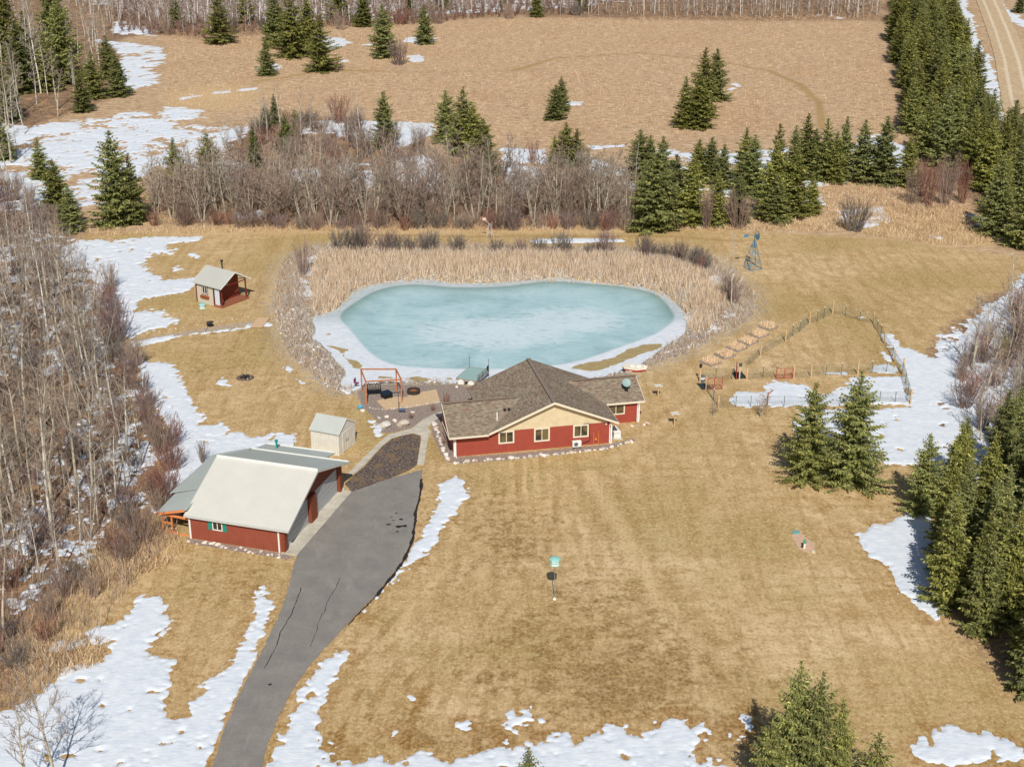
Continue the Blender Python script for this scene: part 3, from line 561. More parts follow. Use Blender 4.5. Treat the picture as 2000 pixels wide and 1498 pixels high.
# ------------------------------------------------------------------ building materials
def siding(name, c, axis='Z', pitch=.18, dark=.25):
    k = NT(name); co = k.n('TexCoord'); sx = k.n('SeparateXYZ'); k.L(co.outputs['Object'], sx.inputs[0])
    if axis == 'Z': h = sx.outputs['Z']
    else: h = k.math('ADD', sx.outputs['X'], sx.outputs['Y'])
    fr = k.math('FRACT', k.math('DIVIDE', h, pitch)); n = k.noise(co.outputs['Object'], 1.5, 5, .6)
    base = k.ramp(n, [(.3, tuple(x * .9 for x in c[:3])), (.7, tuple(min(1, x * 1.08) for x in c[:3]))])
    lap = k.g(fr, .0, .12) if axis == 'Z' else k.g(k.math('ABSOLUTE', k.math('SUBTRACT', fr, .5)), .38, .5)
    k.col(k.mix(k.math('MULTIPLY', k.math('SUBTRACT', 1.0, lap) if axis == 'Z' else lap, dark), base, tuple(x * .45 for x in c[:3]) + (1,)))
    k.rough(.65); k.bump(fr if axis == 'Z' else lap, .6, .03); return k.m
M_RED = siding('red_lap_siding', srgb(162,76,62), 'Z', .30, .7); M_REDW = siding('cabin_siding', srgb(122,56,42))
M_CREAM = siding('cream_siding', srgb(216,200,166), 'Z', .27, .25); M_BRN = siding('brown_steel', srgb(148,78,60), 'V', .23)
M_BRN2 = siding('brown_steel_gable', srgb(122,62,44), 'Z', .23, .5); M_SHED = siding('shed_siding', srgb(224,220,208), 'V', .3, .12)
M_WHITE = plain('white_trim', srgb(232,230,224), .5, .04); M_CTRIM = plain('cream_trim', srgb(226,216,194), .6, .05)
M_DOORG = plain('garage_door_grey', srgb(176,178,178), .6, .05, 1.5); M_CABW = plain('cabin_render', srgb(200,194,176), .8, .04)
M_REDTR = plain('red_trim', srgb(116,44,40), .6, .1); M_TEAL = plain('teal_paint', srgb(30,140,124), .5, .08)
M_WOODP = plain('brown_post', srgb(128,66,44), .7, .15); M_ORANGE = plain('orange_cedar', srgb(226,140,84), .7, .1)
M_DARK = plain('dark_metal', srgb(44,44,46), .5, .1); M_BLK = plain('black_plastic', srgb(28,30,32), .5, .1)
k = NT('shingles'); uv = k.n('UVMap'); uv.uv_map = 'UVMap'; br = k.n('TexBrick'); k.L(uv.outputs[0], br.inputs[0]); br.inputs['Scale'].default_value = 1
br.inputs['Brick Width'].default_value = .34; br.inputs['Row Height'].default_value = .15; br.inputs['Mortar Size'].default_value = .008; br.inputs['Mortar Smooth'].default_value = .3
br.inputs['Color1'].default_value = (0, 0, 0, 1); br.inputs['Color2'].default_value = (1, 1, 1, 1); br.inputs['Mortar'].default_value = (.1, .1, .1, 1)
n_ = k.noise(uv.outputs[0], .8, 6, .7)
sc = k.ramp(br.outputs[0], [(0, srgb(112,100,86)), (.35, srgb(134,122,104)), (.6, srgb(154,144,124)), (.8, srgb(142,116,102)), (1, srgb(166,154,134))])
sc = k.mix(k.math('MULTIPLY', k.g(n_, .48, .64), .45), sc, srgb(124,92,82)); sc = k.mix(k.math('MULTIPLY', k.g(k.noise(uv.outputs[0], 2.6, 5, .7), .52, .66), .5), sc, srgb(150,140,116))
sc = k.mix(k.math('MULTIPLY', k.g(k.noise(uv.outputs[0], 6, 3, .7), .5, .66), .4), sc, srgb(92,80,72))
k.col(sc); k.rough(.95); k.bump(br.outputs[0], .25, .02); M_SHING = k.m
M_RCAP = plain('ridge_cap', srgb(132,118,106), .9, .15, 5); M_RLINE = plain('ridge_line', srgb(74,56,50), .9, .1)
def metal_roof(name, c, rough=.45):
    k = NT(name); uv = k.n('UVMap'); uv.uv_map = 'UVMap'; sx = k.n('SeparateXYZ'); k.L(uv.outputs[0], sx.inputs[0])
    fr = k.math('FRACT', k.math('DIVIDE', sx.outputs['X'], .23)); rb = k.g(k.math('ABSOLUTE', k.math('SUBTRACT', fr, .5)), .38, .47)
    n = k.noise(uv.outputs[0], .5, 5, .6)
    k.col(k.mix(k.math('MULTIPLY', rb, .10), k.ramp(n, [(.3, tuple(x * .95 for x in c[:3])), (.7, tuple(min(1, x * 1.03) for x in c[:3]))]), tuple(x * .5 for x in c[:3]) + (1,)))
    k.rough(rough); k.bump(rb, .5, .03); return k.m
M_ROOFC = metal_roof('cream_metal_roof', srgb(208,206,197)); M_ROOF_GREY_SHADE = metal_roof('grey_and_shaded_metal_roof', srgb(186,194,188)); M_ROOFK = metal_roof('cabin_metal_roof', srgb(190,190,182))  # the grey serves the lean-to sheets and the painted shade on the garage's rear slope
k = NT('window_glass'); k.col(k.ramp(k.noise(k.coord(), .9, 2), [(.4, srgb(34,36,38)), (.62, srgb(112,98,66))])); k.rough(.06); k.b.inputs['Specular IOR Level'].default_value = 1.0; M_GLASS = k.m  # tan blotches put the reflected lawn into the glass colour

def window(parent, org, u, w_, h_, mat=M_WHITE, t=.13, mull=1, name='window', nrm=None, glass=M_GLASS, tb=None):
    """org = lower-left corner of the opening on the wall, u = along the wall, nrm = outward"""
    org = Vector(org); u = Vector(u); z = Vector((0, 0, 1)); nrm = Vector(nrm)
    m = MB()
    def blk(a0, a1, z0, z1, d0, d1, mb, mi=0):
        pts = [org + u * a + z * zz + nrm * d0 for a, zz in ((a0, z0), (a1, z0), (a1, z1), (a0, z1))]; mb.prism(pts, nrm * (d1 - d0), mi)
    tb = tb or t
    blk(0, w_, 0, tb, 0, .055, m); blk(0, w_, h_ - t, h_, 0, .055, m); blk(0, t, tb, h_ - t, 0, .055, m); blk(w_ - t, w_, tb, h_ - t, 0, .055, m)
    for i_ in range(mull): c_ = t + (w_ - 2 * t) * (i_ + 1) / (mull + 1); blk(c_ - .035, c_ + .035, tb, h_ - t, 0, .045, m)
    f = m.build(name, mat, parent); g = MB(); blk(t, w_ - t, tb, h_ - t, 0, .012, g); g.build('pane', glass, f); return f

# ------------------------------------------------------------------ the house
A = math.radians(11.94)
H = thing('house', (P(888, 892)[0], P(888, 892)[1], 0), A, 'red single-storey house with brown shingle roof and cream front gable beside the frozen pond', 'house')
X0, X1 = 10.1, 6.7; RZ, EZ = 5.3, 2.5; SL = (RZ - EZ) / X1
w = MB()
w.prism([(3.7, 0, 0), (16.19, 0, 0), (16.19, 0, 2.42), (X0, 0, 4.95), (3.7, 0, 2.42)], (0, 10.8, 0))
w.bx(0, 3.7, 0, 7.6, 0, 2.42); w.prism([(0, 0, 2.42), (0, 7.6, 2.42), (0, 3.75, 4.0)], (5.5, 0, 0))
w.bx(16.19, 20.47, 4.55, 10.9, 0, 2.42); w.prism([(20.47, 4.55, 2.42), (20.47, 10.9, 2.42), (20.47, 7.7, 3.72)], (-5, 0, 0))
w.build('wall', M_RED, H)
g = MB(); zc = 2.36
g.prism([(4.4, -.03, zc), (15.9, -.03, zc), (X0, -.03, 4.86)], (0, .027, 0)); g.build('gable_panel', M_CREAM, H)
r = MB(); e0, e1 = -.6, 11.5; up = (0, 1, 0)
r.slope([(X0 - X1, e0, EZ), (X0, e0, RZ), (X0, e1, RZ), (X0 - X1, e1, EZ)], .12, up); r.slope([(X0, e0, RZ), (X0 + X1, e0, EZ), (X0 + X1, e1, EZ), (X0, e1, RZ)], .12, up)
s1 = .41; rz1 = 2.45 + s1 * 4.45; vx = X0 - (RZ - rz1) / SL
r.slope([(-.6, -.7, 2.45), (3.28, -.7, 2.45), (vx, 3.75, rz1), (-.6, 3.75, rz1)], .12, (1, 0, 0)); r.slope([(-.6, 3.75, rz1), (vx, 3.75, rz1), (3.28, 8.2, 2.45), (-.6, 8.2, 2.45)], .12, (1, 0, 0))
rz2 = 2.5 + s1 * 3.5; vx2 = X0 + (RZ - rz2) / SL
r.slope([(X0 + X1, 4.2, 2.5), (20.95, 4.2, 2.5), (20.98, 7.7, rz2), (vx2, 7.7, rz2)], .12, (1, 0, 0)); r.slope([(vx2, 7.7, rz2), (20.98, 7.7, rz2), (20.95, 11.2, 2.5), (X0 + X1, 11.2, 2.5)], .12, (1, 0, 0))
roof = r.build('roof', M_SHING, H)
c = MB()
for a_, b_ in (((X0 - .02, e0, RZ + .03), (X0 - .02, e1, RZ + .03)),): c.bar(a_, b_, .42, .035)
c.bar((-.6, 3.75, rz1 + .015), (vx - .4, 3.75, rz1 + .015), .03, .24); c.bar((vx2 + .5, 7.7, rz2 + .015), (20.98, 7.7, rz2 + .015), .03, .24)
c.build('ridge_cap', M_RCAP, roof)
c = MB()
for s_ in (-.23, .21): c.bar((X0 + s_, e0, RZ + .035 - abs(s_) * .3), (X0 + s_, e1, RZ + .035 - abs(s_) * .3), .05, .05)
c.bar((-.55, 3.60, rz1 + .0), (vx - .5, 3.60, rz1 + .0), .05, .05); c.bar((vx2 + .6, 7.55, rz2 + .0), (20.98, 7.55, rz2 + .0), .05, .05)
c.build('ridge_seam', M_RLINE, roof)
f = MB()   # fascia boards and gutters, 3 mm proud of the roof edge
f.prism([(X0 - X1, e0 - .06, EZ - .22), (X0 - X1, e0 - .06, EZ - .0), (X0, e0 - .06, RZ + .0), (X0 + X1, e0 - .06, EZ - .0), (X0 + X1, e0 - .06, EZ - .22), (X0, e0 - .06, RZ - .24)], (0, .055, 0))
f.bx(-.63, 3.35, -.82, -.70, 2.28, 2.44); f.bx(-.66, -.60, -.70, 3.7, 2.24, 2.30)
f.prism([(-.66, -.7, 2.26), (-.66, -.7, 2.43), (-.66, 3.75, rz1 - .01), (-.66, 8.2, 2.43), (-.66, 8.2, 2.26), (-.66, 3.75, rz1 - .2)], (.055, 0, 0))
f.bx(X0 + X1 + .03, 21.0, 4.07, 4.20, 2.32, 2.49); f.bx(-.66, 3.3, 8.2, 8.3, 2.28, 2.44)
f.prism([(20.99, 4.2, 2.3), (20.99, 4.2, 2.48), (20.99, 7.7, rz2 - .01), (20.99, 11.2, 2.48), (20.99, 11.2, 2.3), (20.99, 7.7, rz2 - .2)], (.05, 0, 0))
f.bx(X0 + X1, X0 + X1 + .06, e0, 4.1, 2.3, 2.46)
f.build('fascia', M_CTRIM, H)
t = MB()
for x_, y_, h_ in ((-.02, -.03, 2.35), (16.21, -.03, 2.35), (20.5, 4.52, 2.35)): MB().bx(x_ - .07, x_ + .09, y_ - .02, y_ + .14, 0, h_).build('corner_board', M_WHITE, H)
for x_, y_, lab in ((.10, -.13, None), (16.02, -.10, None), (20.3, 4.42, None)):
    m_ = MB(); m_.bx(x_ - .05, x_ + .05, y_ - .04, y_ + .04, .1, 2.3); m_.bx(x_ - .05, x_ + .05, y_ - .5, y_ + .04, 2.2, 2.29); m_.bx(x_ - .05, x_ + .05, y_ - .35, y_ - .04, .06, .14); m_.build('downspout', M_WHITE, H)
for x_, z_, ww, hh in ((4.47, .97, 1.62, 1.38), (8.14, .85, 1.62, 1.5), (12.19, .92, 1.64, 1.42)):
    window(H, (x_, -.031 if 0 else 0, z_), (1, 0, 0), ww, hh, M_CTRIM, nrm=(0, -1, 0), t=.15)
window(H, (17.0, 4.55, 1.0), (1, 0, 0), 1.95, 1.32, M_CTRIM, nrm=(0, -1, 0), t=.13)
window(H, (20.47, 6.2, 1.0), (0, 1, 0), 1.5, 1.2, M_CTRIM, nrm=(1, 0, 0)); window(H, (0, 3.2, 1.0), (0, -1, 0), 1.2, 1.2, M_CTRIM, nrm=(-1, 0, 0))
def onroof(px, py, ax, c):  # point of a roof slope below a pixel, in house coordinates
    pass
m_ = MB(); m_.tube((4.55, 1.0, 3.0), (4.55, 1.0, 4.0), .07, n=10); m_.build('vent_pipe', M_WHITE, H)
for x_ in (5.55, 6.0):
    m_ = MB(); m_.tube((x_, 2.1, 3.4), (x_, 2.1, 3.75), .09, n=10); m_.box((x_, 2.1, 3.78), (.26, .26, .08)); m_.build('roof_vent', M_DARK, H)
m_ = MB(); q_ = Matrix.Rotation(math.radians(38), 3, 'X') @ Matrix.Identity(3)
m_.lathe((19.4, 5.75, 4.0), [(.02, .0), (.30, .03), (.46, .09), (.47, .10), (.45, .11), (.28, .055), (.02, .02)], 24, axis=Matrix.Rotation(math.radians(48), 3, 'X')); m_.build('satellite_dish', plain('dish_grey', srgb(142,168,164), .5, .03), H)
m_ = MB(); m_.tube((19.4, 5.7, 3.1), (19.4, 5.8, 3.9), .04); m_.tube((19.4, 5.65, 3.55), (19.4, 4.9, 3.75), .025); m_.box((19.4, 5.75, 3.2), (.35, .4, .05)); m_.box((19.4, 4.88, 3.78), (.12, .1, .12)); m_.tube((19.4, 5.7, 3.5), (18.95, 6.0, 3.25), .02); m_.tube((19.4, 5.7, 3.5), (19.85, 6.0, 3.25), .02); m_.build('dish_mount', M_DARK, H)
m_ = MB(); m_.bx(15.55, 15.7, -.13, -.0, 2.12, 2.24); m_.build('wall_light', M_WHITE, H)
m_ = MB()   # gas pipes and conduit by the right window
for x_, z_ in ((14.35, 1.35), (14.85, 1.45)): m_.tube((x_, -.09, .05), (x_, -.09, z_), .035)
m_.tube((14.35, -.09, .55), (14.6, -.09, .62), .03); m_.box((14.55, -.14, .62), (.2, .16, .24)); m_.build('gas_pipe', plain('orange_pipe', srgb(214,126,70), .6, .1), H)
m_ = MB(); pts = [(13.25, -.05, 2.38), (13.75, -.1, 2.45), (13.88, -.1, 2.3), (13.86, -.08, 1.4), (13.98, -.1, .8), (13.9, -.12, .5), (13.3, -.2, .38), (13.1, -.25, .35)]
for a_, b_ in zip(pts, pts[1:]): m_.tube(a_, b_, .028, n=6)
m_.build('cable', M_BLK, H)
def hw(x, y, z=0): return (H.location.x + x * math.cos(A) - y * math.sin(A), H.location.y + x * math.sin(A) + y * math.cos(A), z)
# heat pump and generator beside the house
T = thing('heat_pump', hw(12.45, -.55), A, 'white heat pump with round fan grille under the right front window of the house', 'heat pump')
MB().bx(-.46, .46, -.17, .17, .18, .82).build('casing', M_WHITE, T, bevel=.02)
m_ = MB(); m_.lathe((-.1, -.175, .5), [(.24, 0), (.25, .012), (.02, .014)], 20, axis='Y')
for j in range(4): m_.lathe((-.1, -.19, .5), [(.05 + .05 * j, 0), (.06 + .05 * j, .006)], 20, axis='Y')
m_.build('fan_grille', plain('grille_grey', srgb(130,132,134), .5, .1), T)
for x_ in (-.35, .35): MB().bx(x_ - .04, x_ + .04, -.2, .2, 0, .18).build('foot', M_DARK, T)
T = thing('standby_generator', hw(17.05, 1.35), A + .05, 'white box-shaped generator on a pad at the right corner of the red house', 'generator')
m_ = MB(); m_.prism([(-.38, -.7, .12), (.38, -.7, .12), (.38, -.7, .82), (.30, -.7, .92), (-.30, -.7, .92), (-.38, -.7, .82)], (0, 1.4, 0)); m_.build('casing', M_WHITE, T, bevel=.03)
MB().bx(-.5, .5, -.85, .85, 0, .11).build('pad', M_CONC, T); MB().bx(-.42, .42, -.74, .74, .70, .73).build('lid_seam', plain('seam', srgb(170,172,174)), T)

# ------------------------------------------------------------------ garage
GA = math.radians(-16.95)
G = thing('garage', (P(373, 1051)[0], P(373, 1051)[1], 0), GA, 'brown garage with large cream metal roof and two grey doors facing the driveway', 'garage')
def gw(x, y, z=0): return (G.location.x + x * math.cos(GA) - y * math.sin(GA), G.location.y + x * math.sin(GA) + y * math.cos(GA), z)
w = MB(); w.bx(0, 8.9, 0, .12, 0, 2.40); w.build('wall', M_BRN, G)
w = MB(); w.prism([(8.9, .12, 0), (8.9, 12.54, 0), (8.9, 12.54, 2.85), (8.9, 6.2, 4.98), (8.9, .12, 2.46)], (-8.9, 0, 0)); w.bx(0, 6.5, 12.54, 15.7, 0, 2.15)
w.build('gable_wall', M_BRN2, G)
r = MB()
r.slope([(-.25, -.35, 2.45), (9.8, -.35, 2.45), (9.8, 6.2, 5.2), (-.25, 6.2, 5.2)], .1, (1, 0, 0)); roof = r.build('roof', M_ROOFC, G)
r = MB(); r.slope([(-.25, 6.2, 5.2), (9.8, 6.2, 5.2), (9.8, 13.0, 2.93), (-.25, 13.0, 2.93)], .1, (1, 0, 0)); r.build('roof', M_ROOF_GREY_SHADE, G)  # same cream metal as the front slope; its shade is put into the grey colour
r = MB(); r.slope([(-.3, 12.9, 2.85), (7.1, 12.9, 2.85), (7.05, 16.1, 2.1), (-.3, 16.1, 2.1)], .1, (1, 0, 0)); r.build('lean_to_roof', M_ROOF_GREY_SHADE, G)
m_ = MB()
for y_, z_, x1 in ((13.03, 2.96, 9.8), (16.1, 2.13, 7.05)): m_.bx(-.28, x1, y_ - .05, y_ + .07, z_ - .02, z_ + .06)
m_.bar((-.25, 6.2, 5.24), (9.8, 6.2, 5.24), .05, .3)
m_.build('roof_trim', M_WHITE, G)
m_ = MB(); m_.prism([(9.803, -.35, 2.28), (9.803, -.35, 2.46), (9.803, 6.2, 5.21), (9.803, 13.0, 2.94), (9.803, 13, 2.76), (9.803, 6.2, 5.0)], (.05, 0, 0)); m_.bx(-.28, 9.85, -.44, -.35, 2.28, 2.44)
m_.prism([(-.30, -.35, 2.28), (-.30, -.35, 2.46), (-.30, 6.2, 5.21), (-.30, 13.0, 2.94), (-.30, 13, 2.76), (-.30, 6.2, 5.0)], (.045, 0, 0)); m_.build('fascia', plain('grey_white', srgb(196,198,192), .5, .05), G)
for y0, y1 in ((.85, 5.5), (6.95, 12.0)):
    d_ = MB(); d_.bx(8.9, 8.935, y0, y1, 0, 2.55); do = d_.build('garage_door', M_DOORG, G)
    s_ = MB()
    for j in range(1, 5): s_.bx(8.935, 8.941, y0, y1, j * .51 - .012, j * .51 + .012)
    s_.build('panel_seam', plain('seam_dark', srgb(128,130,132)), do)
for y0, y1 in ((-.02, .62), (5.6, 6.85), (12.1, 12.62)): MB().bx(8.9, 9.22, y0, y1, 0, 2.65 if y0 < 6 and y0 > 1 else (2.5 if y0 < 1 else 2.9)).build('pillar', M_WOODP, G)
MB().bx(-.06, .1, -.05, .0, 0, 2.3).build('corner_board', M_WHITE, G); MB().bx(8.6, 8.74, -.05, .0, 0, 2.3).build('corner_board', M_WHITE, G)
wn = window(G, (2.28, 0, 1.22), (1, 0, 0), .98, 1.02, M_WHITE, nrm=(0, -1, 0), t=.08)
for x_ in (1.88, 3.30): MB().bx(x_, x_ + .36, -.045, 0, 1.2, 2.26).build('shutter', M_TEAL, G)
m_ = MB(); m_.bx(9.5, 9.72, 2, 2.1, 0, .01)
# left lean-tos
r = MB(); r.slope([(-3.35, .15, 1.98), (-.05, -.25, 2.95), (-.05, 3.8, 3.25), (-3.6, 4.1, 2.05)], .06, (0, 1, 0))
r.build('lean_to_roof', M_ROOF_GREY_SHADE, G)
r = MB(); r.slope([(-4.0, 3.75, 2.12), (-.05, 3.6, 3.35), (-.05, 12.4, 3.35), (-4.2, 12.3, 2.1)], .06, (0, 1, 0)); r.build('lean_to_roof', M_ROOF_GREY_SHADE, G)
m_ = MB(); m_.bar((-3.4, .12, 1.86), (-.3, -.22, 2.80), .09, .2); m_.bar((-3.0, .45, 1.78), (-.05, .1, 1.85), .1, .2)
for x_, y_ in ((-3.0, .5), (-2.05, .45), (-.12, .2)): m_.bx(x_ - .06, x_ + .06, y_ - .06, y_ + .06, 0, 1.95)
m_.bar((-3.0, .48, .95), (-2.05, .43, .95), .08, .16); m_.bar((-3.0, .48, .08), (-.1, .2, .08), .08, .12); m_.bar((-3.0, .5, 1.85), (-3.4, 4, 1.9), .1, .16)
m_.bx(-3.46, -3.34, 3.9, 4.02, 0, 1.9); m_.build('lean_to_frame', M_ORANGE, G)
MB().bx(-3.1, -.05, 3.9, 4.0, 0, 1.9).build('lean_to_wall', M_BLK, G); MB().bx(-4.0, -.05, 11.9, 12.0, 0, 2.0).build('lean_to_wall', M_BRN2, G); MB().bx(-4.0, -3.9, 4.0, 12.0, 0, 1.95).build('lean_to_wall', M_BRN2, G)
T = thing('metal_stand', gw(-2.5, 1.2), GA + .3, 'white metal stand on a round foot inside the orange-framed lean-to of the garage', 'stand')
m_ = MB(); m_.tube((0, 0, .03), (0, 0, 1.1), .04); m_.tube((0, 0, 1.1), (-.22, 0, 1.55), .035); m_.tube((0, 0, 1.1), (.2, 0, 1.45), .035); m_.tube((-.22, 0, 1.55), (-.3, .1, 1.62), .05); m_.tube((0, 0, .8), (.12, -.1, 1.2), .03); m_.build('post', M_WHITE, T)
m_ = MB(); m_.bx(-.35, .35, -.04, .04, 0, .05); m_.bx(-.04, .04, -.3, .3, .051, .09); m_.build('foot', M_WHITE, T)
T = thing('vent_stack', gw(1.4, 14.9), 0, 'small green stack standing in the snow just behind the left end of the garage', 'pipe')
m_ = MB(); m_.tube((0, 0, 0), (0, 0, 3.1), .1); m_.lathe((0, 0, 3.1), [(.16, 0), (.18, .12), (.05, .2)], 10); m_.build('stack', M_TEAL, T)
T = thing('antenna_mast', gw(2.6, 16.3), 0, 'thin grey mast rising behind the rear lean-to roof of the garage', 'mast'); MB().tube((0, 0, 0), (0, 0, 3.0), .035, .02).build('mast', M_DARK, T)

# ------------------------------------------------------------------ cream shed
SA = math.radians(-22.98)
T = thing('storage_shed', (P(608.7, 880)[0], P(608.7, 880)[1], 0), SA, 'small cream storage shed with grey gable roof standing behind the garage', 'shed')
w = MB(); w.bx(0, 3.2, 0, 3.35, 0, 2.38); w.prism([(3.2, 0, 2.38), (3.2, 3.35, 2.38), (3.2, 1.6, 3.4)], (-3.2, 0, 0)); w.build('wall', M_SHED, T)
r = MB(); r.slope([(-.08, -.12, 2.36), (3.28, -.12, 2.36), (3.28, 1.6, 3.5), (-.08, 1.6, 3.5)], .07, (1, 0, 0)); r.slope([(-.08, 1.6, 3.5), (3.28, 1.6, 3.5), (3.28, 3.47, 2.36), (-.08, 3.47, 2.36)], .07, (1, 0, 0)); r.build('roof', metal_roof('shed_roof', srgb(186,190,184), .8), T)
m_ = MB(); m_.prism([(3.283, -.12, 2.25), (3.283, -.12, 2.37), (3.283, 1.6, 3.51), (3.283, 3.47, 2.37), (3.283, 3.47, 2.25), (3.283, 1.6, 3.37)], (.03, 0, 0)); m_.build('trim', M_WHITE, T); m_ = MB(); m_.prism([(-.115, -.12, 2.25), (-.115, -.12, 2.37), (-.115, 1.6, 3.51), (-.115, 3.47, 2.37), (-.115, 3.47, 2.25), (-.115, 1.6, 3.37)], (.03, 0, 0)); m_.build('trim', M_WHITE, T)
for y0, y1 in ((.75, 1.62), (1.66, 2.5)):
    d_ = MB().bx(3.2, 3.235, y0, y1, .08, 2.15).build('door', M_SHED, T); MB().bx(3.235, 3.27, y1 - .16 if y0 < 1 else y0 + .08, y1 - .1 if y0 < 1 else y0 + .14, 1.0, 1.25).build('handle', M_DARK, d_)

# ------------------------------------------------------------------ cabin with porch
KA = math.radians(-35.37)
T = thing('garden_cabin', (P(386, 589)[0], P(386, 589)[1], 0), KA, 'small cabin with pale metal roof and red porch on the left lawn near the pond', 'cabin')
zt = lambda y: 4.15 - abs(y - 2.4) * .58
w = MB(); w.prism([(0, 0, 0), (3.2, 0, 0), (3.2, 0, zt(0)), (0, 0, zt(0))], (0, .1, 0)); w.build('front_wall', M_CABW, T)
w = MB(); w.prism([(3.2, .1, 0), (3.2, 4.4, 0), (3.2, 4.4, zt(4.4)), (3.2, 2.4, zt(2.4)), (3.2, .1, zt(.1))], (-3.2, 0, 0)); w.build('side_wall', M_REDW, T)
r = MB(); r.slope([(-.35, -.35, 2.72), (4.85, -.35, 2.72), (4.85, 2.4, 4.32), (-.35, 2.4, 4.32)], .1, (1, 0, 0)); r.slope([(-.35, 2.4, 4.32), (4.85, 2.4, 4.32), (4.85, 5.15, 2.72), (-.35, 5.15, 2.72)], .1, (1, 0, 0)); r.build('roof', M_ROOFK, T)
m_ = MB(); m_.prism([(4.853, -.35, 2.58), (4.853, -.35, 2.73), (4.853, 2.4, 4.33), (4.853, 5.15, 2.73), (4.853, 5.15, 2.58), (4.853, 2.4, 4.16)], (.04, 0, 0)); m_.prism([(-.39, -.35, 2.58), (-.39, -.35, 2.73), (-.39, 2.4, 4.33), (-.39, 5.15, 2.73), (-.39, 5.15, 2.58), (-.39, 2.4, 4.16)], (.035, 0, 0)); m_.build('fascia', M_WHITE, T)
MB().bx(3.2, 4.7, -.15, 4.7, .02, .28).build('deck', plain('deck_boards', srgb(150,94,72), .7, .15, 3), T)
for x_, y_ in ((4.5, .12), (4.5, 4.4)):
    m_ = MB(); m_.bx(x_ - .07, x_ + .07, y_ - .07, y_ + .07, .28, zt(y_) - .05); m_.bar((x_, y_, .28), (x_ + .35, y_ - .1, 1.3), .08); m_.build('porch_post', M_REDTR, T)
m_ = MB(); m_.bar((3.2, 4.4, 2.6), (4.5, 4.4, 2.9), .09); m_.bar((4.5, .1, 2.7), (4.5, 4.4, 2.7), .1); m_.build('porch_beam', M_REDTR, T)
m_ = MB(); m_.bx(-.1, .06, -.06, .0, 0, 2.7); m_.bx(3.12, 3.3, -.07, .0, 0, 2.7); m_.build('corner_post', M_REDTR, T)
d_ = MB().bx(3.38, 4.22, -.02, .03, .28, 2.55).build('door', plain('pale_door', srgb(206,218,226), .5, .03), T)
window(T, (1.1, 0, 1.35), (1, 0, 0), .95, 1.05, M_WHITE, t=.07, nrm=(0, -1, 0)); m_ = MB(); m_.bx(1.02, 1.1, -.04, 0, 1.3, 2.45); m_.bx(2.05, 2.13, -.04, 0, 1.3, 2.45); m_.bx(1.02, 2.13, -.04, 0, 1.25, 1.35); m_.build('window_trim', M_REDTR, T)
MB().bx(.85, 2.3, -.26, -.0, .85, 1.12).build('flower_box', plain('planter_wood', srgb(150,74,44), .7, .15), T)
window(T, (3.2, 1.0, 2.25), (0, 1, 0), 1.5, .6, M_WHITE, t=.06, nrm=(1, 0, 0), mull=3)
m_ = MB(); m_.tube((1.9, 3.0, 3.7), (1.9, 3.0, 5.0), .09); m_.lathe((1.9, 3.0, 5.0), [(.16, 0), (.2, .12), (.16, .24), (.03, .3)], 12); m_.build('chimney', M_DARK, T)
# ------------------------------------------------------------------ things in the yard
def at(px, py, z=None):
    p_ = P(px, py); zz = gz(p_[0], p_[1]) if z is None else z
    if abs(zz) > .02 and z is None: p_ = P(px, py, zz); zz = gz(p_[0], p_[1])
    return (p_[0], p_[1], zz)
M_CEDAR = plain('cedar_post', srgb(182,118,78), .75, .15, 3); M_TAN = plain('tan_post', srgb(206,172,126), .8, .12, 3); M_TPOST = plain('green_steel', srgb(70,84,76), .6, .1)
M_GREY = plain('weathered', srgb(150,144,136), .8, .12); M_BLUE = plain('blue_grey_paint', srgb(84,132,156), .45, .08); M_MINT = plain('mint_paint', srgb(148,206,196), .5, .05)
M_STEEL = plain('galvanised', srgb(150,158,160), .4, .06, metal=.3); M_RGATE = plain('red_gate_paint', srgb(166,62,56), .5, .1)
# purple-martin houses on poles
def martin(px, py, label, h=3.3):
    T = thing('birdhouse_pole', at(px, py), rnd.uniform(0, 1), label, 'birdhouse')
    MB().tube((0, 0, 0), (0, 0, h), .03, .025).build('pole', M_STEEL, T); m_ = MB(); m_.tube((0, 0, 0), (0, 0, .22), .05); m_.lathe((0, 0, 0), [(.16, 0), (.14, .06), (.05, .1)], 10); m_.build('base', M_WHITE, T)
    m_ = MB(); n = 8
    for z_ in (0, .27): m_.lathe((0, 0, h + z_), [(.36, 0), (.36, .2), (.3, .22)], n)
    ho = m_.build('house', M_WHITE, T)
    m_ = MB()
    for z_ in (-.03, .23): m_.lathe((0, 0, h + z_), [(.44, 0), (.44, .03)], n)
    m_.lathe((0, 0, h + .47), [(.48, 0), (.4, .08), (.03, .16)], n); m_.build('roof', M_MINT, ho)
    return T
martin(1083, 1170, 'mint and white birdhouse on a tall thin pole alone in the front lawn'); martin(400, 651, 'mint and white birdhouse on a pole beside the small cabin')
m_ = thing('fire_pan', at(411, 637), 0, 'round black pan lying beside the snowy gravel path near the cabin', 'pan'); b = MB(); b.lathe((0, 0, .02), [(.3, 0), (.45, .12), (.43, .12), (.1, .05)], 18); b.build('bowl', M_BLK, m_)
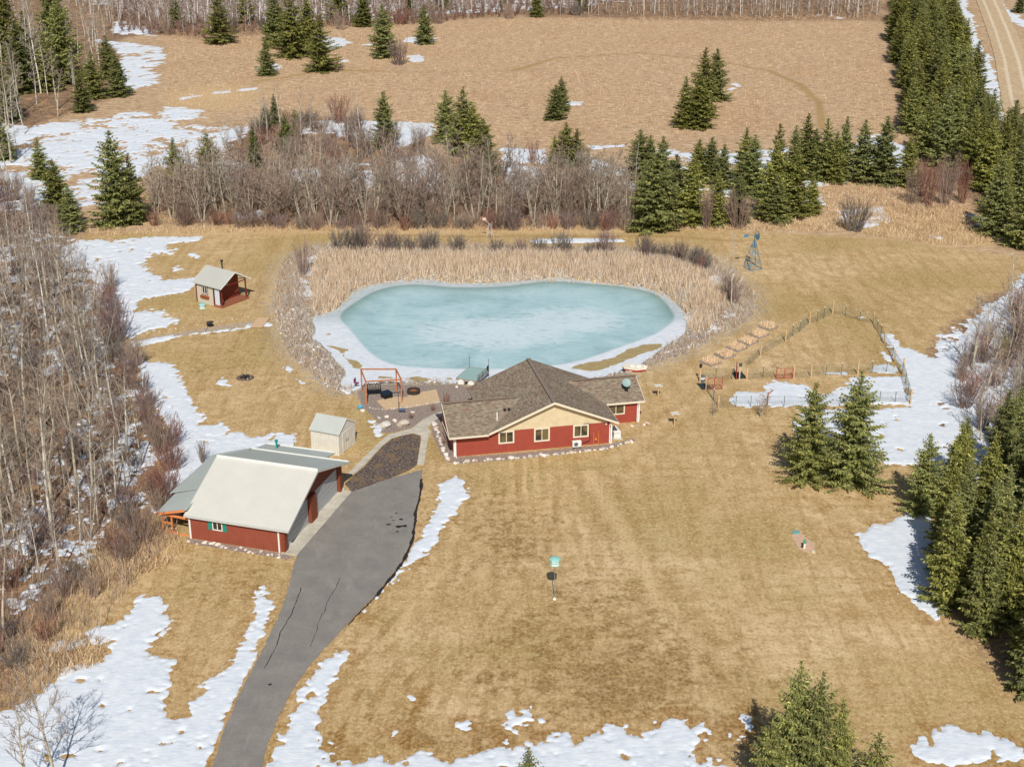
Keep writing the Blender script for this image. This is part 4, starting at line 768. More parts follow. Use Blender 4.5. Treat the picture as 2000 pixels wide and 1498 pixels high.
# bird feeders: a flat tray on a wooden post
for (px, py, lab) in ((1285, 776, 'wooden post with flat white feeder tray, the farther one right of the house'), (1317, 831, 'wooden post with flat white feeder tray, the nearer one right of the house')):
    T = thing('feeder_post', at(px, py), .2, lab, 'bird feeder'); MB().bx(-.05, .05, -.05, .05, 0, 1.35).build('post', M_TAN, T)
    m_ = MB(); m_.bx(-.42, .42, -.3, .3, 1.35, 1.39); m_.bx(-.42, .42, -.3, -.27, 1.39, 1.44); m_.bx(-.42, .42, .27, .3, 1.39, 1.44); m_.build('tray', plain('tray_grey', srgb(206,202,192), .6, .05), T)
# windmill
T = thing('windmill', at(1470, 524), .35, 'blue steel garden windmill with tail vane on a lattice tower right of the pond', 'windmill')
m_ = MB(); hT = 4.1; b0, b1 = .95, .1
leg = lambda sx, sy, z: (sx * (b0 + (b1 - b0) * z / hT), sy * (b0 + (b1 - b0) * z / hT), z)
for sx, sy in ((-1, -1), (1, -1), (1, 1), (-1, 1)): m_.bar(leg(sx, sy, 0), leg(sx, sy, hT), .075)
ring_ = [(-1, -1), (1, -1), (1, 1), (-1, 1)]
for z_ in (.05, 1.1, 2.2, 3.1):
    for i_ in range(4): m_.bar(leg(*ring_[i_], z_), leg(*ring_[(i_ + 1) % 4], z_), .045 if z_ > .5 else .09)
for z0, z1 in ((.05, 1.1), (1.1, 2.2), (2.2, 3.1)):
    for i_ in range(4): m_.bar(leg(*ring_[i_], z0), leg(*ring_[(i_ + 1) % 4], z1), .02)
m_.build('tower', M_BLUE, T); MB().tube((0, 0, 3.0), (0, 0, 4.75), .035).build('mast', M_DARK, T)
MB().lathe((0, 0, 3.35), [(.36, 0), (.34, .05), (.04, .12)], 14).build('platform', M_BLUE, T)
m_ = MB(); m_.box((0, 0, 4.75), (.35, .14, .16)); m_.tube((-.1, 0, 4.78), (-1.1, 0, 4.85), .025); m_.prism([(-1.0, -.01, 4.68), (-1.1, -.01, 4.62), (-1.62, -.01, 4.6), (-1.72, -.01, 4.85), (-1.6, -.01, 5.12), (-1.05, -.01, 5.05)], (0, .02, 0)); m_.build('tail_vane', M_BLUE, T)
wl = MB(); nb = 16
for i_ in range(nb):
    a_ = 2 * math.pi * i_ / nb; c0 = Vector((.35, math.cos(a_) * .16, 4.8 + math.sin(a_) * .16)); c1 = Vector((.35, math.cos(a_) * .72, 4.8 + math.sin(a_) * .72)); tn = Vector((0, -math.sin(a_), math.cos(a_)))
    wl.prism([c0 - tn * .02 + Vector((.03, 0, 0)), c0 + tn * .03, c1 + tn * .13 - Vector((.03, 0, 0)), c1 - tn * .10 + Vector((.07, 0, 0))], (.012, 0, 0))
wl.lathe((.33, 0, 4.8), [(.1, 0), (.1, .08), (.02, .12)], 10, axis='X'); wl.build('wheel', M_BLUE, T)
# small wooden windmill ornament beyond the cattails
T = thing('wooden_windmill', at(957, 467), 2.9, 'small weathered wooden windmill ornament with pink tail at the thicket edge', 'garden ornament')
m_ = MB(); lg = lambda sx, sy, z: (sx * (.42 - .12 * z), sy * (.42 - .12 * z), z)
for s_ in ring_: m_.bar(lg(*s_, 0), lg(*s_, 2.1), .07)
for i_ in range(4): m_.bar(lg(*ring_[i_], .8), lg(*ring_[(i_ + 1) % 4], .8), .05)
m_.build('tower', plain('pale_wood', srgb(206,190,176), .8, .1), T); MB().box((0, 0, 2.2), (.5, .4, .2)).build('head', M_GREY, T)
m_ = MB(); m_.bar((0, 0, 2.25), (.8, 0, 2.9), .05); m_.box((.85, 0, 3.0), (.55, .04, .4)); m_.build('tail', plain('pink_board', srgb(228,196,184), .7, .05), T)
m_ = MB()
for i_ in range(6):
    a_ = i_ * math.pi / 3; m_.bar((-.3, 0, 2.25), (-.32, math.cos(a_) * .4, 2.25 + math.sin(a_) * .4), .12, .02)
m_.build('wheel', M_GREY, T)

# pergola swing frame, table, fire ring, bench
PA = math.radians(8)
c_ = [at(716, 790, 0), at(785, 786, 0), at(707, 765, 0), at(775, 765, 0)]
T = thing('pergola_frame', c_[0], 0, 'open cedar frame of four posts and top rails on the patio by the pond', 'pergola')
o0 = Vector(c_[0]); L4 = [Vector(q_) - o0 for q_ in c_]; hp = 2.62
m_ = MB()
for q_ in L4: MB().bar(q_, q_ + Vector((0, 0, hp)), .15).build('post', M_CEDAR, T)
for a_, b_ in ((0, 1), (2, 3), (0, 2), (1, 3)):
    MB().bar(L4[a_] + Vector((0, 0, hp + .07)), L4[b_] + Vector((0, 0, hp + .07)), .13).build('top_rail', M_CEDAR, T)
T = thing('patio_table', at(755, 778, .035), .6, 'square patio table under a glossy black cover inside the cedar frame', 'table')
MB().box((0, 0, .68), (1.05, 1.05, .12)).build('cover', plain('black_cover', srgb(24,40,52), .25, .2, 3), T, bevel=.03); m_ = MB(); m_.prism([(-.5, -.5, .62), (.5, -.5, .62), (.5, .5, .62), (-.5, .5, .62)], (0, 0, -.3)); m_.build('skirt', plain('black_skirt', srgb(20,26,34), .4, .2), T)
for x_, y_ in ring_: MB().tube((x_ * .42, y_ * .42, 0), (x_ * .42, y_ * .42, .36), .03).build('leg', M_BLK, T)
T = thing('bench_swing', at(731, 771, .02), .1, 'dark slatted double bench standing at the left rear of the cedar frame', 'bench')
m_ = MB()
for j in range(5): m_.box((0, -.25 + j * .13, .45), (1.5, .1, .03))
m_.build('seat', M_DARK, T); m_ = MB()
for j in range(9): m_.box((-.66 + j * .165, .36, .8), (.07, .03, .6))
m_.box((0, .37, 1.1), (1.5, .04, .08)); m_.build('backrest', M_DARK, T)
for x_ in (-.72, .72):
    m_ = MB(); m_.bar((x_, -.28, 0), (x_, -.28, .65), .05); m_.bar((x_, .38, 0), (x_, .38, 1.1), .05); m_.bar((x_, -.28, .65), (x_, .38, .65), .06); m_.build('arm_frame', M_BLK, T)
T = thing('fire_ring', at(808, 768, .02), 0, 'round dark stone fire ring full of ash and rusty soil beside the cedar frame', 'fire pit')
m_ = MB(); n = 20
for j in range(n):
    a_ = 2 * math.pi * j / n; 
    for z_ in (.12, .34): m_.box((math.cos(a_) * .62, math.sin(a_) * .62, z_), (.2, .2, .2), rz=a_ + rnd.uniform(-.2, .2))
m_.build('ring', plain('dark_stone', srgb(66,54,50), .9, .3), T, bevel=.02); MB().lathe((0, 0, .05), [(.54, 0), (.5, .22), (.1, .28)], 16).build('ash', plain('rusty_ash', srgb(150,100,66), .95, .25), T)
T = thing('campfire_pit', at(479, 739), 0, 'low campfire heap of dark stones and charred sticks in the left lawn', 'fire pit')
m_ = MB()
for j in range(14):
    a_ = 2 * math.pi * j / 14; m_.box((math.cos(a_) * .85, math.sin(a_) * .7, .06), (.28, .22, .2), rz=rnd.random() * 3, rx=rnd.uniform(-.3, .3))
m_.build('stone_ring', plain('fire_stone', srgb(104,92,90), .9, .25), T, bevel=.03); m_ = MB()
for j in range(16): a_ = rnd.random() * 6.28; m_.tube((math.cos(a_) * .6, math.sin(a_) * .5, .05), (math.cos(a_ + 2.6) * .6, math.sin(a_ + 2.6) * .5, .2 + rnd.random() * .2), .04)
m_.build('charred_sticks', plain('char', srgb(58,50,52), .9, .3), T)
# blue pot, solar lamp pole
T = thing('glazed_pot', at(704, 799), 0, 'blue glazed pot at the left front corner of the patio bed', 'pot'); MB().lathe((0, 0, 0), [(.16, 0), (.26, .15), (.3, .35), (.27, .42), (.24, .42), (.2, .3)], 16).build('pot', plain('blue_glaze', srgb(104,170,196), .2, .1), T)
T = thing('solar_lamp', at(779, 806), 0, 'thin lamp pole with a small blue-grey solar panel in front of the cedar frame', 'lamp'); MB().tube((0, 0, 0), (0, 0, 2.4), .025).build('pole', M_DARK, T)
m_ = MB(); m_.box((.35, 0, .38), (.7, .35, .03), rx=.5); m_.tube((0, 0, .3), (.3, 0, .36), .02); m_.build('solar_panel', plain('panel_blue', srgb(88,98,122), .3, .1), T); MB().lathe((0, 0, 2.4), [(.05, 0), (.09, .1), (.02, .2)], 8).build('lamp_head', M_STEEL, T)
T = thing('garden_chair', at(697, 752), 1.2, 'small purple-red folding chair at the snowy pond edge left of the cedar frame', 'chair')
MP = plain('purple_cloth', srgb(132,58,92), .7, .15); MB().box((0, 0, .4), (.5, .45, .04)).build('seat', MP, T); MB().box((0, .24, .7), (.5, .04, .5)).build('backrest', MP, T)
for x_, y_ in ring_: MB().tube((x_ * .22, y_ * .2, 0), (x_ * .22, -y_ * .05, .4), .018).build('leg', M_DARK, T)

# floating dock frozen in at the near shore
dz = gz(*P(925, 747)[:2]); T = thing('floating_dock', at(923, 738, -.25), math.radians(-22), 'small floating dock with teal deck carpet and white floats on the near pond shore', 'dock')
m_ = MB(); m_.bx(-1.2, 1.2, -1.8, 1.9, .62, .74); m_.build('deck', plain('teal_carpet', srgb(150,178,174), .9, .06), T); m_ = MB(); m_.bx(-1.24, 1.24, -1.86, -1.8, .5, .76); m_.bx(-1.24, 1.24, 1.9, 1.96, .5, .76); m_.bx(-1.25, -1.2, -1.8, 1.9, .5, .76); m_.bx(1.2, 1.25, -1.8, 1.9, .5, .76); m_.build('deck_edge', M_GREY, T)
for x_ in (-.62, .62): MB().tube((x_, -1.95, .3), (x_, 1.9, .3), .38, n=16).build('float', M_WHITE, T, smooth=False)
m_ = MB()
for x_, y_, h_ in ((-1.15, 1.75, 2.1), (1.25, 1.75, 2.1), (1.25, .0, 1.25), (1.25, -1.0, 1.25)): m_.tube((x_, y_, .0), (x_, y_, h_), .025)
m_.tube((1.25, -1.6, .95), (1.25, 1.75, .95), .025); m_.tube((1.25, -1.6, 1.2), (1.25, 1.75, 1.2), .025); m_.box((1.2, 1.6, 1.05), (.1, .35, .5)); m_.build('railing', M_DARK, T)
T = thing('paddle_boat', at(1239, 722), math.radians(-12), 'flat white paddle boat with red rim on the shore behind the house', 'boat')
sh = [(-1.5, .1), (-1.1, -.75), (.3, -1.0), (1.45, -.45), (1.5, .5), (.6, 1.0), (-.9, .9)]
MB().prism([(x_ * .95, y_ * .95, .08) for x_, y_ in sh], (0, 0, .22)).build('hull', M_RGATE, T, bevel=.05)
MB().prism([(x_, y_, .303) for x_, y_ in sh], (0, 0, .12)).build('deck', plain('cream_gelcoat', srgb(236,226,206), .4, .04), T, bevel=.06)
for x_ in (-.35, .4): MB().box((.1 + x_, .1, .5), (.5, .5, .16)).build('seat', M_WHITE, T, bevel=.04)
MB().bx(1.1, 1.35, -.15, .2, .42, .6).build('bow_box', M_WHITE, T, bevel=.03)

# boardwalk, well head, dark mats
T = thing('boardwalk', at(508, 632), math.radians(-6), 'short tan plank bridge over the snowy gravel path near the pond', 'bridge')
m_ = MB()
for j in range(9): m_.bx(-.75, .75, -1.75 + j * .40, -1.75 + j * .40 + .36, .10, .15)
m_.build('planks', plain('plank', srgb(208,176,140), .8, .1), T); m_ = MB(); m_.bx(-.7, -.6, -1.8, 1.85, 0, .10); m_.bx(.6, .7, -1.8, 1.85, 0, .10); m_.build('joists', M_WOODP, T)
T = thing('well_head', at(1571, 1070), 0, 'green-capped white well pipe sticking out of a bare patch in the right lawn', 'well pipe'); MB().tube((0, 0, 0), (0, 0, .5), .1, n=12).build('casing', M_WHITE, T); MB().lathe((0, 0, .5), [(.13, 0), (.14, .22), (.08, .34)], 12).build('cap', plain('green_cap', srgb(60,160,120), .5, .1), T); MB().tube((-.2, 0, 0), (-.2, 0, .35), .05).build('conduit', M_BLK, T)
T = thing('septic_lid', at(1555, 1040), 0, 'flat round teal lid set in the grass above the well pipe', 'lid'); MB().lathe((0, 0, 0), [(.36, 0), (.35, .06), (.1, .09)], 20).build('lid', plain('teal_lid', srgb(116,170,164), .6, .12), T)
T = thing('septic_lid', at(1588, 1078), 0, 'small grey-white lid set in the grass below the well pipe', 'lid'); MB().lathe((0, 0, 0), [(.2, 0), (.2, .12), (.05, .15)], 14).build('lid', plain('grey_lid', srgb(206,200,170), .6, .12), T)
sheet('bare_patch', [(1545,1045),(1560,1037),(1575,1050),(1590,1062),(1592,1080),(1572,1078),(1560,1070)], plain('bare_soil', srgb(206,172,146), .95, .1, 3), .008, .03)
M_MAT = plain('rubber_mat', srgb(48,58,60), .8, .2)
for px, lab in (([(1360,749),(1377,748.5),(1393,759),(1371,761.5)], 'black rubber mat lying by the left red gate'), ([(1429,728),(1449,726.5),(1458,739),(1436,741)], 'black rubber mat lying under the middle red gate')):
    o_ = sheet('ground_mat', px, M_MAT, .03, .03, struct=False); tag(o_, lab, 'mat')
T = thing('barrel', at(1371.5, 746), 0, 'blue-grey barrel with a white band beside the left red gate', 'barrel'); MB().lathe((0, 0, 0), [(.28, 0), (.3, .2), (.3, .7), (.26, .8), (.02, .82)], 16).build('drum', plain('barrel_blue', srgb(96,108,124), .5, .1), T); MB().lathe((0, 0, .4), [(.305, 0), (.305, .2)], 16).build('band', M_WHITE, T)

# raised beds
MBED = plain('grey_board', srgb(150,140,132), .8, .12)
for i_, (px, py) in enumerate(((1388,709),(1416,695),(1439,681),(1461,669),(1481,655),(1500,640))):
    T = thing('raised_bed', at(px, py), math.radians(40 + rnd.uniform(-6, 6)), f'square wooden raised bed of dry grass, {ORD[i_]} of six counted from the nearest', 'garden bed', 'raised beds beside the fenced garden')
    m_ = MB()
    for s_ in (-1, 1): m_.bx(-.9, .9, s_ * .9 - .03, s_ * .9 + .03, 0, .2); m_.bx(s_ * .9 - .03, s_ * .9 + .03, -.87, .87, 0, .28)
    m_.build('frame', MBED, T); V = []; n = 420
    b_ = np.random.RandomState(i_).rand(n, 8); x_ = (b_[:, 0] - .5) * 1.6; y_ = (b_[:, 1] - .5) * 1.6; a_ = b_[:, 2] * 6.28; h_ = .35 + .5 * b_[:, 3]; ln = (b_[:, 4:6] - .5) * .6
    V = np.stack([np.c_[x_ - .04 * np.cos(a_), y_ - .04 * np.sin(a_), 0 * x_ + .1], np.c_[x_ + .04 * np.cos(a_), y_ + .04 * np.sin(a_), 0 * x_ + .1], np.c_[x_ + ln[:, 0], y_ + ln[:, 1], h_]], 1).reshape(-1, 3)
    cc = np.array(srgb(232,206,172)[:3]) * (.8 + .5 * np.repeat(b_[:, 6], 3))[:, None]; mesh_np('dry_grass', V, np.arange(3 * n).reshape(-1, 3), MATS.get('blade') or vcol('blade', .9), T, cols=cc)

# ------------------------------------------------------------------ fenced garden
# each fence: a line of ground points, posts (t, kind), wire netting between
wood = lambda h: h
def fence(name, pts, label, h=1.35, mat=M_TAN):
    """pts: (px, py, kind) with kind w = wooden post, t = steel post, n = none"""
    W_ = [Vector(at(a, b)) for a, b, _ in pts]; T = thing(name, W_[0], 0, label, 'fence', 'fences of the garden')
    o0 = W_[0]; V = [q_ - o0 for q_ in W_]
    for q_, (_, _, kd) in zip(V, pts):
        if kd in 'wW': MB().bx(q_.x - .07, q_.x + .07, q_.y - .07, q_.y + .07, q_.z - .05, q_.z + (h + .45 if kd == 'W' else h + .15)).build('wooden_post', mat, T)
        elif kd == 't':
            s_ = MB().bx(q_.x - .025, q_.x + .025, q_.y - .025, q_.y + .025, q_.z, q_.z + h + .02).build('steel_post', M_TPOST, T); MB().bx(q_.x - .035, q_.x + .035, q_.y - .035, q_.y + .035, q_.z + h + .021, q_.z + h + .16).build('post_tip', M_WHITE, s_)
    m_ = MB()
    for a_, b_ in zip(V, V[1:]):
        for j in range(9): z_ = .06 + j * (h - .1) / 8; m_.bar(a_ + Vector((0, 0, z_)), b_ + Vector((0, 0, z_)), .010)
        L = (b_ - a_).length; n = max(1, int(L / .2))
        for j in range(n): p_ = a_.lerp(b_, (j + .5) / n); m_.bar(p_ + Vector((0, 0, .06)), p_ + Vector((0, 0, h - .04)), .008)
    m_.build('wire_netting', plain('netting', srgb(108,118,104), .6, .1), T); return T
fence('wire_fence', [(1367,747,'w'),(1385,742,'n'),(1398,740,'t'),(1413,740,'n'),(1429,741,'t')], 'short wire fence along the left red gate and the barrel')
fence('wire_fence', [(1379,761,'w'),(1386,772,'n'),(1393.5,783,'t'),(1403,797,'w')], 'wire fence running down from the left red gate to the lone fruit tree')
fence('wire_fence', [(1403,797,'n'),(1437,795,'t'),(1466,795,'t'),(1497,795,'t'),(1531,795,'t'),(1565,794,'n'),(1600,794,'t'),(1640,793,'t'),(1680,792,'n'),(1718,786,'t'),(1748,787,'t'),(1778,790,'W')], 'long wire fence along the near side of the garden, behind the two lawn spruces')
fence('wire_fence', [(1778,790,'n'),(1773,772,'t'),(1768,752,'t'),(1763,732,'W')], 'wire fence with tall posts standing in snow at the right end of the garden', 1.6)
fence('wire_fence', [(1763,731,'n'),(1747,708,'w'),(1743,697,'t'),(1735,684,'n'),(1727,672,'w'),(1720,656,'t'),(1713,647,'t'),(1706,632,'w')], 'wire fence on the right side of the upper garden above the snow')
fence('wire_fence', [(1706,632,'n'),(1679,628,'t'),(1651,618,'t'),(1626,612,'W')], 'wire fence along the far end of the upper garden')
fence('wire_fence', [(1626,612,'n'),(1609,621,'t'),(1596,628,'t'),(1581,631,'w'),(1562,648,'t'),(1548,656,'t'),(1534,667,'w'),(1510,680,'n'),(1485,694,'w'),(1460,716,'n')], 'wire fence on the left side of the upper garden next to the raised beds')
fence('wire_fence', [(1458,742,'w'),(1474,740,'n'),(1490,737,'t'),(1516,737,'t')], 'wire fence between the middle and right red gates')
fence('wire_fence', [(1550,738.5,'w'),(1584,736,'w'),(1613,733,'t'),(1643,732,'t'),(1675,731,'w'),(1703,728,'t'),(1731,728,'t'),(1763,731,'n')], 'wire fence across the garden between the right red gate and the snowy corner')
def gate(px, py, rz, w_, h_, label):
    T = thing('garden_gate', at(px, py), rz, label, 'gate', 'red garden gates'); m_ = MB()
    for x_ in (0, w_ / 2, w_): m_.tube((x_, 0, .05), (x_, 0, h_), .04)
    for z_ in (.08, h_): m_.tube((0, 0, z_), (w_, 0, z_), .04)
    m_.build('frame', M_RGATE, T); m_ = MB()
    for j in range(1, 5): m_.tube((.03, 0, h_ * j / 5), (w_ - .03, 0, h_ * j / 5), .022)
    m_.build('rails', M_RGATE, T); return T
gate(1379, 761, math.radians(4), 1.8, 1.3, 'red tube gate, the leftmost, beside the barrel and black mat'); gate(1438, 741, math.radians(82), 1.8, 1.5, 'red tube gate standing open edge-on, the middle of the three'); gate(1516, 740, math.radians(1), 1.85, 1.25, 'red tube gate in the cross fence, the rightmost of the three')
T = thing('gate_post_box', at(1367, 745), 0, 'tan post topped by a small dark bird box at the left gate', 'bird box'); MB().bx(-.05, .05, -.05, .05, 0, 1.7).build('post', M_TAN, T); m_ = MB(); m_.bx(-.14, .14, -.12, .12, 1.7, 2.1); m_.build('box', M_DARK, T)
T = thing('gate_post_box', at(1444, 741), 0, 'pale post with a small green bird box beside the middle open gate', 'bird box'); MB().bx(-.06, .06, -.06, .06, 0, 1.6).build('post', plain('pale_post', srgb(206,192,160)), T); MB().bx(-.12, .2, -.12, .12, 1.6, 1.95).build('box', M_TPOST, T)
T = thing('water_hydrant', at(1499, 791), 0, 'red post with an angled arm standing in the snow inside the lower garden', 'post'); m_ = MB(); m_.tube((0, 0, 0), (0, 0, 1.5), .06); m_.bar((0, 0, 1.35), (.65, .5, 1.55), .07); m_.bar((.4, .1, 1.5), (.3, .5, 1.75), .05); m_.build('post', plain('rusty_red', srgb(160,92,74), .8, .15), T)

# ------------------------------------------------------------------ stones
def stone_mesh(seed, sq=.7):
    b = bmesh.new(); bmesh.ops.create_icosphere(b, subdivisions=2, radius=1); r_ = random.Random(seed); a = [Vector((r_.uniform(-1, 1), r_.uniform(-1, 1), r_.uniform(-1, 1))).normalized() for _ in range(7)]; cut = [r_.uniform(.6, .9) for _ in a]
    for v_ in b.verts:
        for n_, c_2 in zip(a, cut):
            d_2 = v_.co.dot(n_)
            if d_2 > c_2: v_.co -= n_ * (d_2 - c_2)
        v_.co.z *= sq
    me = bpy.data.meshes.new('stone'); b.to_mesh(me); b.free(); return me
k = NT('fieldstone'); oi = k.n('ObjectInfo'); n_ = k.noise(k.coord(), 2.5, 5, .7)
k.col(k.mix(k.math('MULTIPLY', k.g(n_, .45, .7), .5), k.ramp(oi.outputs['Random'], [(0, srgb(206,194,178)), (.35, srgb(232,224,212)), (.6, srgb(190,184,178)), (.8, srgb(222,192,162)), (1, srgb(240,234,226))]), srgb(126,112,104))); k.rough(.9); k.bump(n_, .4, .1); M_STONE = k.m
SM = [stone_mesh(j) for j in range(5)]
for me in SM: me.materials.append(M_STONE)
def stone(px, py, r_, label, group=None, name='border_stone', sink=.25):
    r_ *= .66
    o_ = bpy.data.objects.new(name, rnd.choice(SM)); COL.objects.link(o_); p_ = at(px, py); o_.location = (p_[0], p_[1], p_[2] + r_ * .4 * (1 - sink)); o_.scale = (r_ * rnd.uniform(.8, 1.25), r_ * rnd.uniform(.75, 1.1), r_ * rnd.uniform(.7, 1)); o_.rotation_euler = (rnd.uniform(-.2, .2), rnd.uniform(-.2, .2), rnd.random() * 6.28)
    return tag(o_, label, 'stone', group)
stone(752, 833, 1.0, 'pale boulder, left one of the pair on the mulch behind the walkway', name='boulder'); stone(787, 831, 1.2, 'largest white boulder, right one of the pair on the mulch behind the walkway', name='boulder')
stone(771, 824, .55, 'small flat white rock lying between and behind the two boulders', name='boulder'); stone(755, 815, .35, 'small pale rock upright behind the left boulder', name='boulder'); stone(741, 817, .4, 'small pale rock beside the snow patch left of the boulders', name='boulder'); stone(708, 803, .4, 'round white rock beside the blue pot', name='boulder'); stone(806, 806, .4, 'grey rock near the house end of the patio bed', name='boulder')
stone(1264, 828, .5, 'white rock at the right rear corner of the red house', name='boulder'); stone(484, 741, .25, 'white rock on the front edge of the campfire heap', name='boulder'); stone(668, 957, .4, 'tan rock beside the end pillar of the garage', name='boulder'); stone(553, 720, .3, 'pale rock at the lawn edge left of the pond bank', name='boulder'); stone(838, 744, .55, 'pale rock on the pond shore behind the patio', name='boulder'); stone(849, 746, .4, 'greyish rock next to the shore rock behind the patio', name='boulder'); stone(892, 757, .35, 'tan rock on the shore left of the dock', name='boulder')
def along(px, step, fn):
    q_ = [Vector(P(a, b)) for a, b in px]
    for a_, b_ in zip(q_, q_[1:]):
        L = (b_ - a_).length; n = max(1, int(L / step))
        for j in range(n): p_ = a_.lerp(b_, (j + rnd.uniform(.1, .9)) / n); fn(p_)
def bstone(lab, grp, r0, r1, jit=.15):
    def f_(p_):
        r_ = rnd.uniform(r0, r1); o_ = bpy.data.objects.new('border_stone', rnd.choice(SM)); COL.objects.link(o_)
        o_.location = (p_.x + rnd.uniform(-jit, jit), p_.y + rnd.uniform(-jit, jit), gz(p_.x, p_.y) + r_ * .3); o_.scale = (r_ * rnd.uniform(.8, 1.4), r_ * rnd.uniform(.7, 1.1), r_ * .8); o_.rotation_euler = (0, 0, rnd.random() * 6.28); tag(o_, lab, 'stone', grp)
    return f_
along([(893,905),(940,900),(1000,896),(1060,890),(1120,885),(1190,876),(1238,861)], .42, bstone('fieldstone in the row edging the gravel along the front of the red house', 'edging stones along the house front', .16, .30))
along([(846,826),(853,842),(858,858),(863,872),(870,890),(878,903),(893,906)], .45, bstone('fieldstone in the edging at the left corner of the red house', 'edging stones at the left house corner', .18, .34))
along([(1232,832),(1262,829)], .5, bstone('pale stone beside the right wing of the red house', 'stones beside the right wing', .14, .24))
along([(716,796),(752,801),(800,795),(860,786)], .42, bstone('small pale stone in the row edging the paved patio', 'edging stones of the patio', .09, .16, .06))
along([(370,1057),(470,1074),(558,1088)], .5, bstone('stone in the strip along the front wall of the garage', 'stones along the garage front', .13, .26, .3))
along([(262,655),(340,643),(420,630),(490,620)], .9, bstone('small pale stone scattered along the gravel path', 'stones along the gravel path', .08, .16, .4))
# ------------------------------------------------------------------ plants
def prisms(S0, S1, R0, R1, n=3):
    """many tapered n-sided twigs at once"""
    S0, S1 = np.asarray(S0, float), np.asarray(S1, float); R0, R1 = np.asarray(R0, float), np.asarray(R1, float)
    D = S1 - S0; L = np.linalg.norm(D, axis=1, keepdims=True) + 1e-9; D = D / L
    ref = np.where(np.abs(D[:, 2:3]) > .9, np.array([[1., 0, 0]]), np.array([[0, 0, 1.]]))
    U = np.cross(D, ref); U /= np.linalg.norm(U, axis=1, keepdims=True); Wv = np.cross(D, U)
    out = []
    for Pt, R in ((S0, R0), (S1, R1)):
        for i_ in range(n):
            a = 2 * math.pi * i_ / n; out.append(Pt + (U * math.cos(a) + Wv * math.sin(a)) * R[:, None])
    V = np.stack(out, 1).reshape(-1, 3); m = len(S0); b = np.arange(m)[:, None] * 2 * n
    Fq = np.concatenate([b + np.array([[i_, (i_ + 1) % n, n + (i_ + 1) % n, n + i_]]) for i_ in range(n)])
    return V, Fq
def vtone(name, rough, trans, lo, hi):
    k = NT(name); a_ = k.attr('col'); oi = k.n('ObjectInfo'); mr = k.n('MapRange'); k.L(oi.outputs['Random'], mr.inputs[0]); mr.inputs[3].default_value = lo; mr.inputs[4].default_value = hi
    cmb = k.n('CombineColor'); k.L(mr.outputs[0], cmb.inputs[0]); k.L(mr.outputs[0], cmb.inputs[1]); k.L(mr.outputs[0], cmb.inputs[2]); col = k.mix(1.0, a_.outputs['Color'], cmb.outputs[0], 'MULTIPLY')
    k.col(col); k.rough(rough); k.b.inputs['Specular IOR Level'].default_value = .2
    if trans:
        t = k.n('BsdfTranslucent'); m = k.n('MixShader'); m.inputs[0].default_value = trans; k.L(col, t.inputs[0]); k.L(k.b.outputs[0], m.inputs[1]); k.L(t.outputs[0], m.inputs[2]); k.L(m.outputs[0], k.t.nodes['Material Output'].inputs[0])
    MATS[name] = k.m; return k.m
M_TWIG = vtone('twig', .9, 0, .75, 1.2); M_NEED = vtone('needles', .75, .35, .82, 1.4); M_BLADE = MATS.get('blade') or vcol('blade', .9)
def bark(name, c1, c2, sc=3):
    k = NT(name); v = k.coord(scale=(1, 1, .35)); n = k.noise(v, sc, 5, .7); k.col(k.ramp(n, [(.38, c2), (.55, c1)])); k.rough(.9); k.bump(n, .4, .03); return k.m
BK_ASP = bark('aspen_bark', srgb(196,186,164), srgb(128,118,102)); BK_BIR = bark('birch_bark', srgb(226,222,212), srgb(150,142,132), 4); BK_BRN = bark('brown_bark', srgb(134,116,100), srgb(84,72,64)); BK_SPR = bark('spruce_bark', srgb(126,108,96), srgb(80,66,58))
